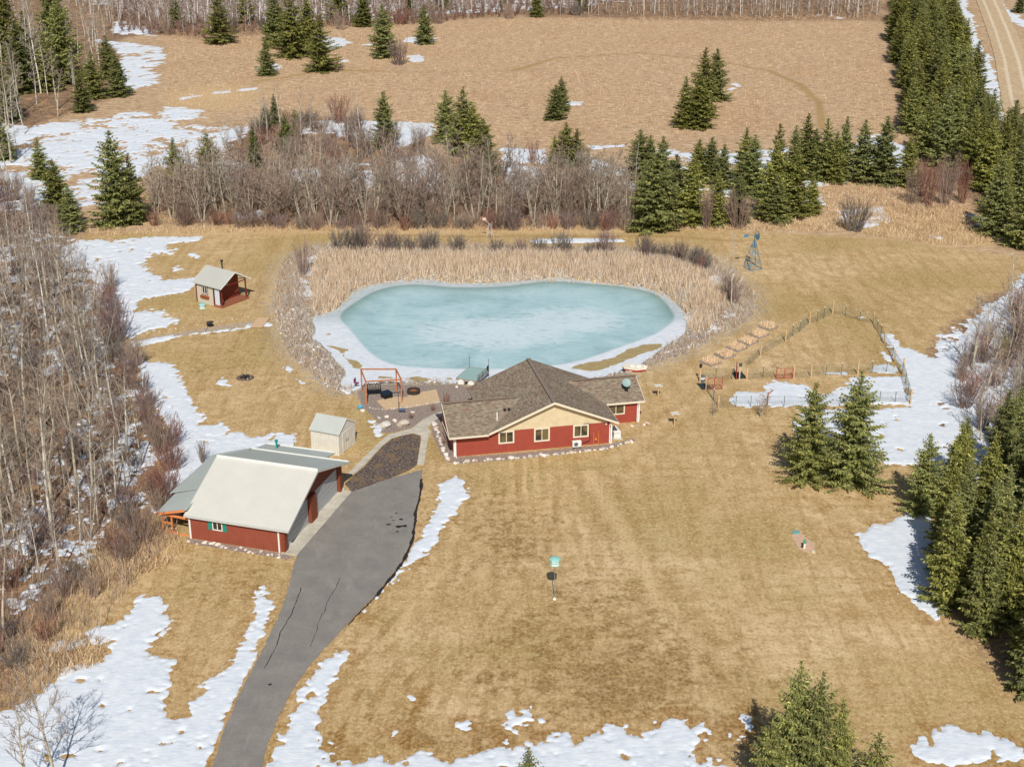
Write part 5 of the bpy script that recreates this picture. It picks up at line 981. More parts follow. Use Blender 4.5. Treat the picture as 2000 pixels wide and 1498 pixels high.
def bare_tree(seed, h, base_r, spread, crown0, nlimb, lean=0, up=.9, twig=(172,156,140), bk=BK_ASP, stems=1, tw=.016, sub=(5, 4), wide=1.0):
    """returns (trunk object data, branches object data) as linked prototype objects' meshes"""
    r = random.Random(seed); T0, T1, A0, A1 = [], [], [], []; B0, B1, C0, C1 = [], [], [], []
    def rv(s_): return Vector((r.uniform(-s_, s_), r.uniform(-s_, s_), r.uniform(-s_, s_)))
    def grow(p_, d_, L, r0, n, bend, upw, lists, rend=.35):
        pts = [p_]; q_ = p_; dd = d_.normalized()
        for j in range(n):
            dd = (dd + rv(bend) + Vector((0, 0, upw))).normalized(); q2 = q_ + dd * L / n
            ra = r0 * (1 - (1 - rend) * j / n); rb = r0 * (1 - (1 - rend) * (j + 1) / n)
            lists[0].append(q_[:]); lists[1].append(q2[:]); lists[2].append(ra); lists[3].append(rb); q_ = q2; pts.append(q_)
        return pts, dd
    TL, BL = (T0, T1, A0, A1), (B0, B1, C0, C1)
    for s_ in range(stems):
        a0 = r.uniform(0, 6.28); off = Vector((math.cos(a0), math.sin(a0), 0)) * (0 if stems == 1 else .12)
        d0 = Vector((math.cos(a0) * (lean if stems == 1 else r.uniform(.15, .45) * wide), math.sin(a0) * (lean if stems == 1 else r.uniform(.15, .45) * wide), 1))
        hh = h * (1 if stems == 1 else r.uniform(.7, 1)); tp, _ = grow(off + Vector((0, 0, -.15)), d0, hh, base_r * (1 if stems == 1 else r.uniform(.6, 1)), 9, .05, .03, TL, .12)
        for j in range(nlimb):
            t = crown0 + (1 - crown0) * (j + r.random()) / nlimb; k_ = min(8, int(t * 9)); f_ = t * 9 - k_; p_ = tp[k_].lerp(tp[k_ + 1], f_)
            a = j * 2.4 + r.uniform(-.5, .5); el = r.uniform(.25, .75) * up + t * .4
            d_ = Vector((math.cos(a), math.sin(a), el)); L = spread * (1.15 - .8 * t) * r.uniform(.6, 1.15)
            lp, ld = grow(p_, d_, L, base_r * .34 * (1.1 - .7 * t), 4, .16, .06, BL, .3)
            for m in range(sub[0]):
                u_ = r.uniform(.25, 1); k2 = min(3, int(u_ * 4)); p2 = lp[k2].lerp(lp[k2 + 1], u_ * 4 - k2); d2 = (ld + rv(.8) + Vector((0, 0, .2)))
                sp_, sd = grow(p2, d2, L * r.uniform(.3, .55), tw * 1.3, 3, .2, .08, BL, .5)
                for q in range(sub[1]): k3 = r.randint(0, 2); grow(sp_[k3 + 1], sd + rv(.8) + Vector((0, 0, .15)), L * r.uniform(.15, .32), tw, 2, .2, .06, BL, .55)
    V, Fq = prisms(T0, T1, A0, A1, 6)
    tr = mesh_np('trunk', V, Fq, bk, smooth=True, link=False)
    V, Fq = prisms(B0, B1, C0, C1, 3); R = np.asarray(C0); c = np.array(srgb(*twig)[:3]); rs = np.random.RandomState(seed)
    lvl = np.clip((R - tw) / (tw * 2), 0, 1)[:, None]; barkc = np.array(srgb(178,168,150)[:3]); cc = (c * (1 - lvl) + barkc * lvl) * (.72 + .56 * rs.rand(len(R)))[:, None]
    br = mesh_np('branches', V, Fq, M_TWIG, cols=np.repeat(cc, 6, axis=0), link=False)
    return tr.data, br.data
def spruce(seed, h, rad, dens=1.0, base=.05, tint=0.0, ragged=.25, fine=1.0):
    r = np.random.RandomState(seed); T0, T1, A0, A1 = [], [], [], []
    nz = 10
    for j in range(nz): T0.append((0, 0, h * j / nz - .2)); T1.append((0, 0, h * (j + 1) / nz - .2)); A0.append(h * .014 * (1 - j / nz) + .01); A1.append(h * .014 * (1 - (j + 1) / nz) + .008)
    V = []; Cc = []; Z = h * base
    dark = np.array(srgb(112,118,60)[:3]); mid = np.array(srgb(166,166,90)[:3]); lt = np.array(srgb(210,202,126)[:3]); blu = np.array(srgb(152,166,132)[:3])
    S0, S1, Ra, Rb = [], [], [], []
    lob = r.rand(7) * 6.28
    while Z < h * .985:
        t = (Z - h * base) / (h * (1 - base)); R = rad * (1 - t) ** .80 * (1 - .25 * math.exp(-t * 14)) + .12
        nb = int(max(4, 8 * (1 - t) ** .5 * dens + 2)); a0 = r.rand() * 6.28
        for b_ in range(nb):
            a = a0 + b_ * 6.283 / nb + r.uniform(-.35, .35); L = R * r.uniform(1 - ragged * 1.6, 1 + ragged * .55) * (1 + .12 * math.sin(a * 2 + lob[int(t * 6)]))
            if r.rand() < .04: continue
            dr = np.array([math.cos(a), math.sin(a)]); sag = r.uniform(.10, .34) * (1 - .6 * t); tip = r.uniform(.0, .22)
            n = max(2, int(L / .20)); tone = r.rand()
            z0 = Z + r.uniform(-.12, .12)
            prev = None
            for q in range(n + 1):
                u = q / n; x = L * u; zz = z0 + L * (t * .5 * u - sag * u + (sag * .55 + tip) * u * u); pt = np.array([dr[0] * x, dr[1] * x, zz])
                if prev is not None and q % 2 == 0: S0.append(prev); S1.append(pt); Ra.append(.02); Rb.append(.012); prev = pt
                if prev is None: prev = pt
                if u < .12 and L > .8: continue
                w_ = (.34 + .34 * (1 - u)) * min(1, L / 1.1) * (.5 + .5 * fine) * r.uniform(.8, 1.2)
                for sgn in ((-1, 1) if u < .97 else (0,)):
                    for rep in range((3 if dens > .8 else 2) + (2 if fine < 1 else 0)):
                        ang = a + sgn * r.uniform(.55, 1.15) + (r.uniform(-.3, .3) if sgn == 0 else 0); dv = np.array([math.cos(ang), math.sin(ang), r.uniform(-.65, .25)]); sz_ = r.uniform(-1.3, 1.3); side = np.array([-math.sin(ang), math.cos(ang), sz_]) / math.sqrt(1 + sz_ * sz_)
                        wd = r.uniform(.05, .09) * (1.2 if h > 6 else .8) * fine; p0 = pt + np.array([0, 0, r.uniform(-.08, .05)]); p1 = p0 + dv * w_
                        mdp = p0 + dv * w_ * .45 + np.array([0, 0, .03])
                        V += [p0, mdp - side * wd, p1, mdp + side * wd]
                        c = mid * (.45 + .75 * r.rand()) ; 
                        z_ = r.rand()
                        c = dark * (.7 + .6 * r.rand()) if z_ < .38 else (lt * (.7 + .4 * r.rand()) if z_ > .90 else c)
                        c = c * (.82 + .36 * tone)
                        if tint > 0: c = c * (1 - tint) + blu * tint * (.6 + .6 * r.rand())
                        Cc += [c] * 4
        Z += (.30 + .1 * r.rand()) * (1 if h > 6 else .75)
    for q in range(14): # leader
        zz = h * (.93 + .07 * q / 14); a = r.rand() * 6.28; dv = np.array([math.cos(a) * .35, math.sin(a) * .35, .6]); s_ = np.array([-math.sin(a), math.cos(a), 0]) * .05; p0 = np.array([0, 0, zz]); V += [p0, p0 + dv * .12 - s_, p0 + dv * .3, p0 + dv * .12 + s_]; Cc += [lt * .8] * 4
    Vt, Ft = prisms(T0 + S0, T1 + S1, A0 + Ra, A1 + Rb, 4)
    tr = mesh_np('trunk', Vt, Ft, BK_SPR, link=False)
    V = np.array(V); F_ = np.arange(len(V)).reshape(-1, 4)
    cr = mesh_np('crown', V, F_, M_NEED, cols=np.array(Cc), link=False)
    return tr.data, cr.data
def shrub(seed, h, w_, stems=30, col=(132,104,96), twigs=7, fan=1.0, tw=.014):
    r = random.Random(seed); B0, B1, C0, C1 = [], [], [], []
    for s_ in range(stems):
        a = r.uniform(0, 6.28); o_ = r.random() ** .6; p_ = Vector((math.cos(a) * o_ * w_ * .18, math.sin(a) * o_ * w_ * .18, -.05)); d_ = Vector((math.cos(a) * o_ * w_ * .5 / h * fan, math.sin(a) * o_ * w_ * .5 / h * fan, 1)).normalized()
        L = h * r.uniform(.65, 1.05); n = 4; q_ = p_; pts = [q_]
        for j in range(n):
            d_ = (d_ + Vector((r.uniform(-.12, .12), r.uniform(-.12, .12), .03))).normalized(); q2 = q_ + d_ * L / n; B0.append(q_[:]); B1.append(q2[:]); C0.append(.032 * (1 - .2 * j) + .006); C1.append(.032 * (1 - .2 * (j + 1)) + .006); q_ = q2; pts.append(q_)
        for m in range(twigs):
            u_ = r.uniform(.25, 1) * n; k_ = min(n - 1, int(u_)); p2 = pts[k_].lerp(pts[k_ + 1], u_ - k_); d2 = (d_ + Vector((r.uniform(-.7, .7), r.uniform(-.7, .7), r.uniform(0, .3)))).normalized(); l2 = h * r.uniform(.12, .3)
            e_ = p2 + d2 * l2; B0.append(p2[:]); B1.append(e_[:]); C0.append(tw); C1.append(tw * .6)
            for _ in range(2): d3 = (d2 + Vector((r.uniform(-.6, .6), r.uniform(-.6, .6), r.uniform(0, .3)))).normalized(); p3 = p2.lerp(e_, r.uniform(.3, .9)); B0.append(p3[:]); B1.append((p3 + d3 * l2 * .6)[:]); C0.append(tw * .8); C1.append(tw * .5)
    V, Fq = prisms(B0, B1, C0, C1, 3); rs = np.random.RandomState(seed); cc = np.array(srgb(*col)[:3]) * (.65 + .7 * rs.rand(len(B0)))[:, None]
    return mesh_np('bush', V, Fq, M_TWIG, cols=np.repeat(cc, 6, axis=0), link=False).data

def mkobj(name, data, parent):
    o_ = bpy.data.objects.new(name, data); COL.objects.link(o_); o_.parent = parent; return o_
def plant_tree(pair, name, xy, z, sc, rz, label, cat, group, crown='crown'):
    T = thing(name, (xy[0], xy[1], z), rz, label, cat, group); T.scale = sc
    mkobj('trunk', pair[0], T); mkobj(crown, pair[1], T); return T

SPR = [spruce(11, 12, 2.6, 1.15, .04, 0, .35), spruce(12, 12, 2.3, 1.0, .05, .12, .45), spruce(13, 12, 2.9, 1.1, .03, .2, .45), spruce(14, 12, 2.0, 1.0, .05, .0, .4), spruce(15, 12, 2.45, 1.1, .04, .25, .4), spruce(16, 12, 2.7, .9, .04, 0, .6)]
SPR_BIG = [spruce(21, 12, 3.1, 1.15, .06, .1, .55, .62), spruce(22, 12, 3.3, 1.15, .05, .12, .6, .62), spruce(23, 12, 3.0, 1.5, .03, .2, .5, .62)]
SPR_S = [spruce(31, 4, 1.4, .7, .03, .1, .35), spruce(32, 4, 1.1, .7, .03, 0, .3)]
def put_spruce(px, by, ty, wpx, label, group=None, protos=None, kind='spruce_tree', lean=0):
    b = P(px, by); z = gz(b[0], b[1]) if b[1] < 470 else 0; h = max(1.5, height_at(b, ty)); scale_px = F_PX / ((CAM_H) / (sp + (by - 749) / F_PX * cp))
    wm = wpx / scale_px * (1.6 if group and 'row' in group else (1.42 if group else 1.12)); pr = protos or (SPR_S if h < 5 else SPR); i_ = rnd.randrange(len(pr)); H0 = 4 if pr is SPR_S else 12; R0 = {id(SPR): [2.6,2.3,2.9,2.0,2.45,2.7], id(SPR_BIG): [3.1,3.3,3.0], id(SPR_S): [1.4,1.1]}[id(pr)][i_]
    sx = wm / (2 * R0); sz = h / H0; sx = min(max(sx, sz * .45), sz * 1.5)
    return plant_tree(pr[i_], kind, b, z - .1, (sx, sx, sz), rnd.random() * 6.28, label, 'spruce', group)

# named spruces, traced one by one: (x, base row, tip row, width) in the photograph
put_spruce(1578, 938, 742, 112, 'large shaggy spruce on the lawn, left one of the pair before the fence', protos=SPR_BIG)
put_spruce(1662, 945, 722, 132, 'tallest shaggy spruce on the lawn, right one of the pair before the fence', protos=SPR_BIG)
put_spruce(1540, 1580, 1286, 128, 'big blue-green spruce at the bottom edge, the one with the highest tip', protos=SPR_BIG); put_spruce(1580, 1600, 1308, 125, 'big blue-green spruce at the bottom edge, just right of the highest tip', protos=SPR_BIG); put_spruce(1624, 1600, 1358, 96, 'slimmer spruce on the right side of the big clump at the bottom edge', protos=SPR_BIG); put_spruce(1494, 1590, 1402, 120, 'low broad spruce on the left side of the big clump at the bottom edge', protos=SPR_BIG)
put_spruce(1703, 1560, 1430, 92, 'small young spruce at the bottom edge right of the big clump', protos=SPR_S); put_spruce(1033, 1540, 1458, 52, 'tiny yellowish spruce in the snow at the bottom middle', protos=SPR_S)
put_spruce(232, 440, 252, 92, 'tallest double-topped spruce standing in snow left of the thicket'); put_spruce(262, 436, 300, 60, 'shorter right companion of the tall double-topped spruce left of the thicket')
cl_ = {
 'left wood': ('spruces at the edge of the left wood', [(12,238,118,48),(8,312,222,42),(45,182,38,52),(95,178,60,48),(128,162,-6,62),(162,220,138,42),(186,192,98,46),(213,152,68,34),(232,188,98,42),(81,350,266,40),(115,428,308,54),(142,452,358,58),(60,165,20,50),(20,120,-30,55),(110,110,-50,60)]),
 'creek thicket': ('spruces standing in the creek thicket', [(345,368,267,48),(411,372,256,54),(498,328,244,27),(520,258,204,24),(537,243,182,20),(560,302,222,36),(578,262,212,18),(752,288,177,44),(872,278,174,46),(906,300,166,60),(925,305,200,50),(945,340,228,52),(952,352,290,40),(1083,320,262,38),(1105,324,235,60),(1126,324,249,42),(1068,392,338,28)]),
 'far field edge': ('spruces at the far side of the field', [(430,86,-18,74),(522,148,75,38),(540,90,-20,62),(573,112,-20,84),(604,100,-14,56),(629,140,27,55),(710,52,-20,62),(750,113,7,50),(829,86,8,34),(660,40,-50,50),(1048,34,-30,50),(860,20,-60,50),(480,45,-30,50),(800,28,-30,50),(985,16,-35,48),(1135,20,-30,40),(345,55,-12,40)]),
 'open field': ('spruces out in the open field', [(1085,234,164,44),(1096,218,148,30),(1397,198,95,44),(1372,228,90,60),(1336,250,147,68),(1364,250,141,62)]),
 'dense row': ('spruces of the dense row beyond the lawn', [(1248,348,251,48),(1268,348,262,36),(1280,450,295,82),(1292,378,263,46),(1318,424,299,52),(1348,440,296,68),(1363,352,267,40),(1387,352,265,40),(1411,368,279,44),(1452,363,247,52),(1468,384,261,50),(1508,428,274,62),(1517,352,239,34),(1512,434,338,58),(1545,423,282,54),(1548,352,242,34),(1570,348,219,38),(1583,420,334,46),(1588,348,249,38),(1608,352,229,40),(1628,357,254,50),(1645,352,224,34),(1680,355,231,46),(1722,360,225,60),(1770,364,261,34),(1250,420,330,40),(1400,440,330,52),(1440,436,340,46)]),
}
tail_ = {'left wood': 'along the edge of the left wood', 'creek thicket': 'in the creek thicket behind the pond', 'far field edge': 'at the far edge of the field', 'open field': 'out in the open field', 'dense row': 'in the dense row beyond the lawn'}
for key, (grp, lst) in cl_.items():
    lst = sorted(lst, key=lambda q: q[0])
    for i_, (x_, b_, t_2, w_) in enumerate(lst): put_spruce(x_, b_, t_2, w_, f'{"dark green" if i_ % 2 else "olive green"} spruce, {ORD[i_]} from the left {tail_[key]}', grp)
put_spruce(1957, 700, 642, 30, 'small green spruce among the red-brown brush at the right edge'); put_spruce(1992, 680, 640, 26, 'small spruce cut by the right edge among the red-brown brush')
put_spruce(1990, 26, -20, 60, 'dark spruce in the top right corner beyond the dirt road')

def scatter(poly, spacing, seed, n=100000, cap=1200):
    r = random.Random(seed); x0, y0 = poly.min(0); x1, y1 = poly.max(0); out = []; cell = {}
    for _ in range(n):
        x_, y_ = r.uniform(x0, x1), r.uniform(y0, y1); k_ = (int(x_ // spacing), int(y_ // spacing))
        if any((x_ - a) ** 2 + (y_ - b) ** 2 < spacing ** 2 for i_ in (-1, 0, 1) for j in (-1, 0, 1) for a, b in cell.get((k_[0] + i_, k_[1] + j), [])): continue
        cell.setdefault(k_, []).append((x_, y_)); out.append((x_, y_))
        if len(out) > cap: break
    A_ = np.array(out); return A_[sdist(poly, A_[:, 0], A_[:, 1]) > 0]
strip = PP([(1722,-60),(1738,62),(1745,132),(1757,174),(1772,248),(1790,325),(1850,330),(1905,400),(1918,478),(1960,492),(2070,505),(2080,430),(2010,350),(1962,285),(1922,222),(1884,140),(1866,70),(1848,-60)])
def strip_lab(x_, y_):
    e_ = float(sdist(strip, np.array([x_]), np.array([y_]))[0]); part = 'nearest part' if y_ < 255 else ('middle part' if y_ < 330 else 'far part')
    xs_ = strip[:, 0]; mid = float(np.interp(y_, [200, 260, 330, 400, 520], [P(1960,480)[0], P(1850,300)[0], P(1800,160)[0], P(1797,80)[0], P(1790,-40)[0]]))
    side = 'in the core' if e_ > 3.2 else ('on the field side' if x_ < mid else 'on the road side')
    return f'tall spruce {side} of the dense strip by the dirt road, {part}', 'spruce', f'spruces {side} of the strip, {part}'
for x_, y_ in scatter(strip, 4.9, 5, 30000):
    h_ = rnd.uniform(9.5, 13.5); i_ = rnd.randrange(6); s_ = h_ / 12 * rnd.uniform(1.05, 1.3)
    plant_tree(SPR[i_], 'spruce_tree', (x_, y_), gz(x_, y_) - .1, (s_, s_, h_ / 12), rnd.random() * 6.28, *strip_lab(x_, y_))
clump = PP([(1794,948),(1866,925),(1935,905),(2080,880),(2110,1400),(2000,1366),(1962,1330),(1922,1268),(1876,1228),(1846,1190),(1826,1110),(1804,1050)])
def clump_lab(x_, y_):
    part = 'beside the big snow patch' if y_ < 110 and x_ < 36 else ('at the upper end' if y_ > 122 else ('at the lower end' if y_ < 100 else 'in the middle'))
    return f'spruce {part} of the dense clump along the lower right edge', 'spruce', f'spruces {part} of the lower right clump'
for x_, y_ in scatter(clump, 3.3, 8, 20000):
    h_ = rnd.uniform(7.6, 10.2); i_ = rnd.randrange(6); s_ = h_ / 12 * rnd.uniform(.95, 1.15)
    plant_tree(SPR[i_], 'spruce_tree', (x_, y_), -.1, (s_, s_, h_ / 12), rnd.random() * 6.28, *clump_lab(x_, y_))

def merged(name, metas, spots, label, cat, seed):
    """far-off trees that read as one mass: light copies of the shapes gathered into one object"""
    r = random.Random(seed); VV, FF, CC = [], [], []; o_ = 0
    for x_, y_, s_ in spots:
        V, F_, C_ = r.choice(metas); a = r.random() * 6.28; ca, sa = math.cos(a), math.sin(a)
        q = V * s_; X_ = q[:, 0] * ca - q[:, 1] * sa + x_; Y_ = q[:, 0] * sa + q[:, 1] * ca + y_
        VV.append(np.c_[X_, Y_, q[:, 2] + gz(x_, y_)]); FF.append(F_ + o_); CC.append(C_ * r.uniform(.8, 1.2)); o_ += len(V)
    return tag(mesh_np(name, np.concatenate(VV), np.concatenate(FF), M_TWIG, cols=np.concatenate(CC)), label, cat, kind='stuff')
def light(seed, h, rb, stems, nl, spread, c0, col, tcol, tw=.03, low=.3):
    r = random.Random(seed); A_, B_, R0, R1, C_ = [], [], [], [], []
    for s_ in range(stems):
        a = r.random() * 6.28; dx = Vector((math.cos(a), math.sin(a), 0)) * (0 if stems == 1 else .25); p_ = Vector((0, 0, -.2)); d_ = Vector((0, 0, 1)) + dx; pts = [p_]
        hh = h * r.uniform(.75, 1)
        for j in range(5): d_ = (d_ + Vector((r.uniform(-.05, .05), r.uniform(-.05, .05), .05))).normalized(); q = p_ + d_ * hh / 5; A_.append(p_[:]); B_.append(q[:]); R0.append(rb * (1 - j * .17)); R1.append(rb * (1 - (j + 1) * .17)); C_.append(tcol); p_ = q; pts.append(p_)
        for j in range(nl):
            t = low + (1 - low) * (j + r.random()) / nl; k_ = min(4, int(t * 5)); b0 = pts[k_].lerp(pts[k_ + 1], t * 5 - k_); a = j * 2.4 + r.random(); L = spread * (1.1 - .7 * t) * r.uniform(.6, 1.1); e_ = b0 + Vector((math.cos(a), math.sin(a), r.uniform(.5, 1.2))).normalized() * L
            A_.append(b0[:]); B_.append(e_[:]); R0.append(tw); R1.append(tw * .6); C_.append(col)
            for m in range(c0): f_ = b0.lerp(e_, r.uniform(.3, 1)); g_ = f_ + (e_ - b0).normalized() * L * .3 + Vector((r.uniform(-1, 1), r.uniform(-1, 1), r.uniform(-.2, .8))) * L * .3; A_.append(f_[:]); B_.append(g_[:]); R0.append(tw * .6); R1.append(tw * .4); C_.append(col)
    V, F_ = prisms(A_, B_, R0, R1, 3); cc = np.array([srgb(*c_)[:3] for c_ in C_]) * (.75 + .5 * np.random.RandomState(seed).rand(len(C_)))[:, None]
    return V, F_, np.repeat(cc, 6, axis=0)
L_TREE = [light(81, 10, .10, 1, 18, 2.2, 4, (178,168,156), (212,204,190)), light(82, 10, .10, 1, 16, 1.9, 4, (170,158,146), (206,198,182)), light(83, 8, .08, 3, 9, 1.8, 4, (166,152,142), (186,176,162)), light(84, 11, .11, 1, 18, 2.0, 4, (178,168,158), (228,222,212))]
L_FAR = [light(181, 10, .15, 1, 12, 2.2, 3, (164,148,136), (214,206,192), .075), light(182, 9, .12, 1, 10, 1.9, 3, (152,134,122), (184,172,156), .075), light(183, 6, .09, 3, 6, 1.8, 3, (156,136,124), (166,152,138), .075), light(184, 11, .15, 1, 12, 2.0, 3, (172,158,148), (228,222,212), .07)]
L_FBUSH = [light(185, 3, .06, 7, 4, .9, 2, (142,112,98), (132,108,96), .05, .15), light(186, 2.6, .06, 8, 4, .9, 2, (156,124,110), (142,118,106), .05, .15)]
L_BUSH = [light(85, 3, .035, 9, 6, .9, 3, (148,128,118), (142,124,112), .02, .15), light(86, 2.6, .03, 10, 6, .9, 3, (156,126,112), (140,116,104), .02, .15), light(87, 3, .035, 9, 6, .8, 3, (166,148,134), (158,142,128), .02, .15)]
# leafless trees
ASP = [bare_tree(41, 13, .19, 2.6, .42, 20), bare_tree(42, 12, .16, 2.2, .5, 18, .08), bare_tree(43, 14, .20, 2.8, .35, 22, .04, bk=BK_BIR), bare_tree(44, 11, .15, 2.0, .38, 18, .1, twig=(176,160,144))]
BIR = [bare_tree(45, 14, .13, 2.0, .35, 20, .03, bk=BK_BIR, twig=(190,180,168), tw=.013), bare_tree(46, 12, .11, 1.8, .3, 20, .05, bk=BK_BIR, twig=(190,178,166), tw=.013)]
ALD = [bare_tree(51, 7.5, .11, 2.0, .25, 10, stems=4, twig=(168,154,138), bk=BK_ASP, sub=(4, 3), tw=.02), bare_tree(52, 6.5, .10, 1.9, .2, 9, stems=5, twig=(152,132,120), bk=BK_BRN, sub=(4, 3)), bare_tree(53, 8, .13, 2.2, .3, 16, twig=(176,166,148), bk=BK_ASP, sub=(5, 3)), bare_tree(54, 6, .09, 1.7, .2, 9, stems=4, twig=(170,148,132), bk=BK_ASP, sub=(4, 3))]
BIGT = bare_tree(55, 11, .13, 3.2, .28, 22, .03, twig=(176,160,144), bk=BK_ASP, sub=(6, 5), tw=.013)
SHR = [shrub(61, 3, 3.4, 34, (150,128,116)), shrub(62, 2.6, 3, 30, (142,122,118)), shrub(63, 3.2, 2.6, 34, (168,148,132)), shrub(64, 2.4, 3.2, 40, (138,128,118)), shrub(65, 2.8, 3.0, 30, (154,112,98))]
def put_bare(pair, px, by, ty, label, group=None, wide=1.0, name='bare_tree'):
    b = P(px, by); h = height_at(b, ty); H0 = max((v_.co.z for v_ in pair[0].vertices)); s_ = h / H0
    return plant_tree(pair, name, b, gz(b[0], b[1]), (s_ * wide, s_ * wide, s_), rnd.random() * 6.28, label, 'bare tree', group, 'branches')
def put_at(pair, x_, y_, h_, label, group, name='bare_tree', cat='bare tree', wide=1.0):
    H0 = pair[0].get('H') or 0
    if not H0: H0 = max(v_.co.z for v_ in pair[0].vertices); pair[0]['H'] = H0
    s_ = h_ / H0; return plant_tree(pair, name, (x_, y_), gz(x_, y_) - .05, (s_ * wide, s_ * wide, s_), rnd.random() * 6.28, label, cat, group, 'branches')
put_bare(BIGT, 114, 1540, 1290, 'leafless tree with forked trunk in the snow, right one of two at bottom left'); put_bare(ASP[0], 58, 1580, 1370, 'slim leafless tree in the snow, left one of two at bottom left', wide=1.2)
put_bare(BIGT, 178, 1128, 985, 'lone spreading leafless tree at the lower right edge of the left wood', wide=.9); put_bare(ASP[1], 6, 1250, 1030, 'straight leafless trunk at the left edge above the lower snow')
put_bare(BIGT, 184, 985, 735, 'pale forked leafless tree, the thickest crown in front of the left wood'); put_bare(ASP[0], 102, 985, 720, 'long leaning pale trunk left of the thick forked tree'); put_bare(ASP[3], 125, 950, 740, 'straight pale trunk close to the left side of the thick forked tree'); put_bare(ASP[1], 232, 945, 800, 'slim straight leafless tree between the thick forked tree and the garage')
put_bare(BIR[0], 54, 172, -40, 'white birch trunk, second from the left in the top left corner'); put_bare(BIR[1], 38, 118, -60, 'white birch trunk, leftmost in the top left corner'); put_bare(BIR[0], 80, 182, -20, 'white birch trunk, third from the left in the top left corner'); put_bare(BIR[1], 140, 160, 30, 'thin white birch in front of the dark spruces at the top left')
put_bare(BIR[1], 1428, 595, 452, 'slender white birch at the right end of the cattails', wide=.7); put_bare(BIR[1], 1240, 375, 280, 'thin white birch at the left end of the dense spruce row')
for i_, (x_, y_, t_2) in enumerate(((1394,812,778),(1486,816,768))): put_bare(ALD[3], x_, y_, t_2, ('small bare fruit tree at the left corner of the garden fence', 'small bare fruit tree in front of the near garden fence by the snow')[i_], name='fruit_tree')
lw = PP([(-120,470),(60,470),(150,500),(185,560),(212,640),(235,700),(250,760),(285,830),(305,890),(290,960),(262,1010),(215,1060),(140,1120),(60,1170),(-60,1230),(-200,1250),(-200,700)])
def wood_lab(y_, e_):
    part = 'level with the garage' if y_ < 122 else ('level with the campfire lawn' if y_ < 150 else 'level with the cabin'); side = 'at the open edge' if e_ < 3 else 'deep inside'
    return f'grey leafless tree {side} of the left wood, {part}', f'leafless trees {side} of the left wood, {part}'
i_ = 0
for x_, y_ in scatter(lw, 2.6, 17, 40000):
    h_ = rnd.uniform(8.5, 14) * (1 if y_ < 175 else .8); e_ = float(sdist(lw, np.array([x_]), np.array([y_]))[0])
    if e_ < 2.5: h_ *= .6
    put_at(rnd.choice(ASP), x_, y_, h_, *wood_lab(y_, e_))
    i_ += 1
    if i_ > 105: break
tl = PP([(-60,60),(230,60),(225,80),(140,230),(60,280),(20,420),(-120,460),(-150,100)])
for x_, y_ in scatter(tl, 6.5, 18, 8000): put_at(rnd.choice(BIR + ASP[:2]), x_, y_, rnd.uniform(9, 14), 'pale leafless tree among the spruces at the upper left', 'leafless trees at the upper left', wide=1.1)
th_poly = PP([(285,436),(310,345),(470,262),(560,240),(660,245),(830,290),(880,330),(1000,350),(1080,345),(1235,372),(1248,440),(1100,444),(900,444),(600,443),(400,438)])
pts_th = scatter(th_poly, 3.0, 19, 40000)
pts_th = sorted(map(tuple, pts_th), key=lambda q: q[1]); print('thicket', len(pts_th))
more = scatter(th_poly, 2.2, 91, 60000); merged('thicket_growth', L_TREE[1:3] + L_BUSH, [(x_, y_, rnd.uniform(.65, 1.1)) for x_, y_ in more if rnd.random() < (.85 if y_ < 236 else .5)][:620], 'grey-brown leafless growth filling the creek thicket behind the pond', 'thicket', 92)
mw = scatter(lw, 2.0, 93, 80000, 2400); merged('wood_growth', L_TREE[1:3] + L_BUSH, [(x_, y_, rnd.uniform(.55, 1.1)) for x_, y_ in mw if float(sdist(lw, np.array([x_]), np.array([y_]))[0]) > 1.5][:760], 'grey leafless growth filling the left wood between its taller trees', 'wood', 94)
for x_, y_ in pts_th[:105]:
    row = 'front row' if y_ < 222 else 'back part'
    if y_ > 232 and rnd.random() < .45: continue
    px_ = 1000 + F_PX * x_ / (y_ * cp + CAM_H * sp); third = 'left third' if px_ < 600 else ('middle third' if px_ < 930 else 'right third')
    put_at(rnd.choice(ALD), x_, y_, rnd.uniform(6.5, 10.5), f'grey-brown leafless tree in the {row} of the creek thicket, {third}', f'leafless trees, {row} of the creek thicket, {third}')
bk_poly = PP([(235,60),(400,72),(560,52),(800,46),(1000,30),(1150,32),(1300,34),(1500,36),(1722,36),(1722,-32),(60,-32)])
pts_bk = scatter(bk_poly, 2.5, 20, 60000, 2600); print('back', len(pts_bk))
merged('distant_wood', L_FAR, [(x_, y_, rnd.uniform(.7, 1.15)) for x_, y_ in pts_bk], 'leafless wood along the top edge of the view beyond the field', 'wood', 95)
far_b = scatter(PP([(235,64),(400,76),(560,54),(800,50),(1000,32),(1160,30),(1160,-10),(200,-10)]), 2.2, 96, 40000, 1800); print('farb', len(far_b))
merged('distant_bushes', L_FBUSH, [(x_, y_, rnd.uniform(.7, 1.2)) for x_, y_ in far_b], 'brown bushes at the foot of the wood along the top edge', 'undergrowth', 97)
rt = PP([(1885,720),(1930,640),(2060,560),(2160,600),(2160,900),(1960,880),(1900,860)])
for x_, y_ in scatter(rt, 3.2, 23, 8000): put_at(rnd.choice(ASP + ALD), x_, y_, rnd.uniform(5, 9), 'leafless tree in the brush at the right edge above the spruce clump', 'leafless trees at the right edge')

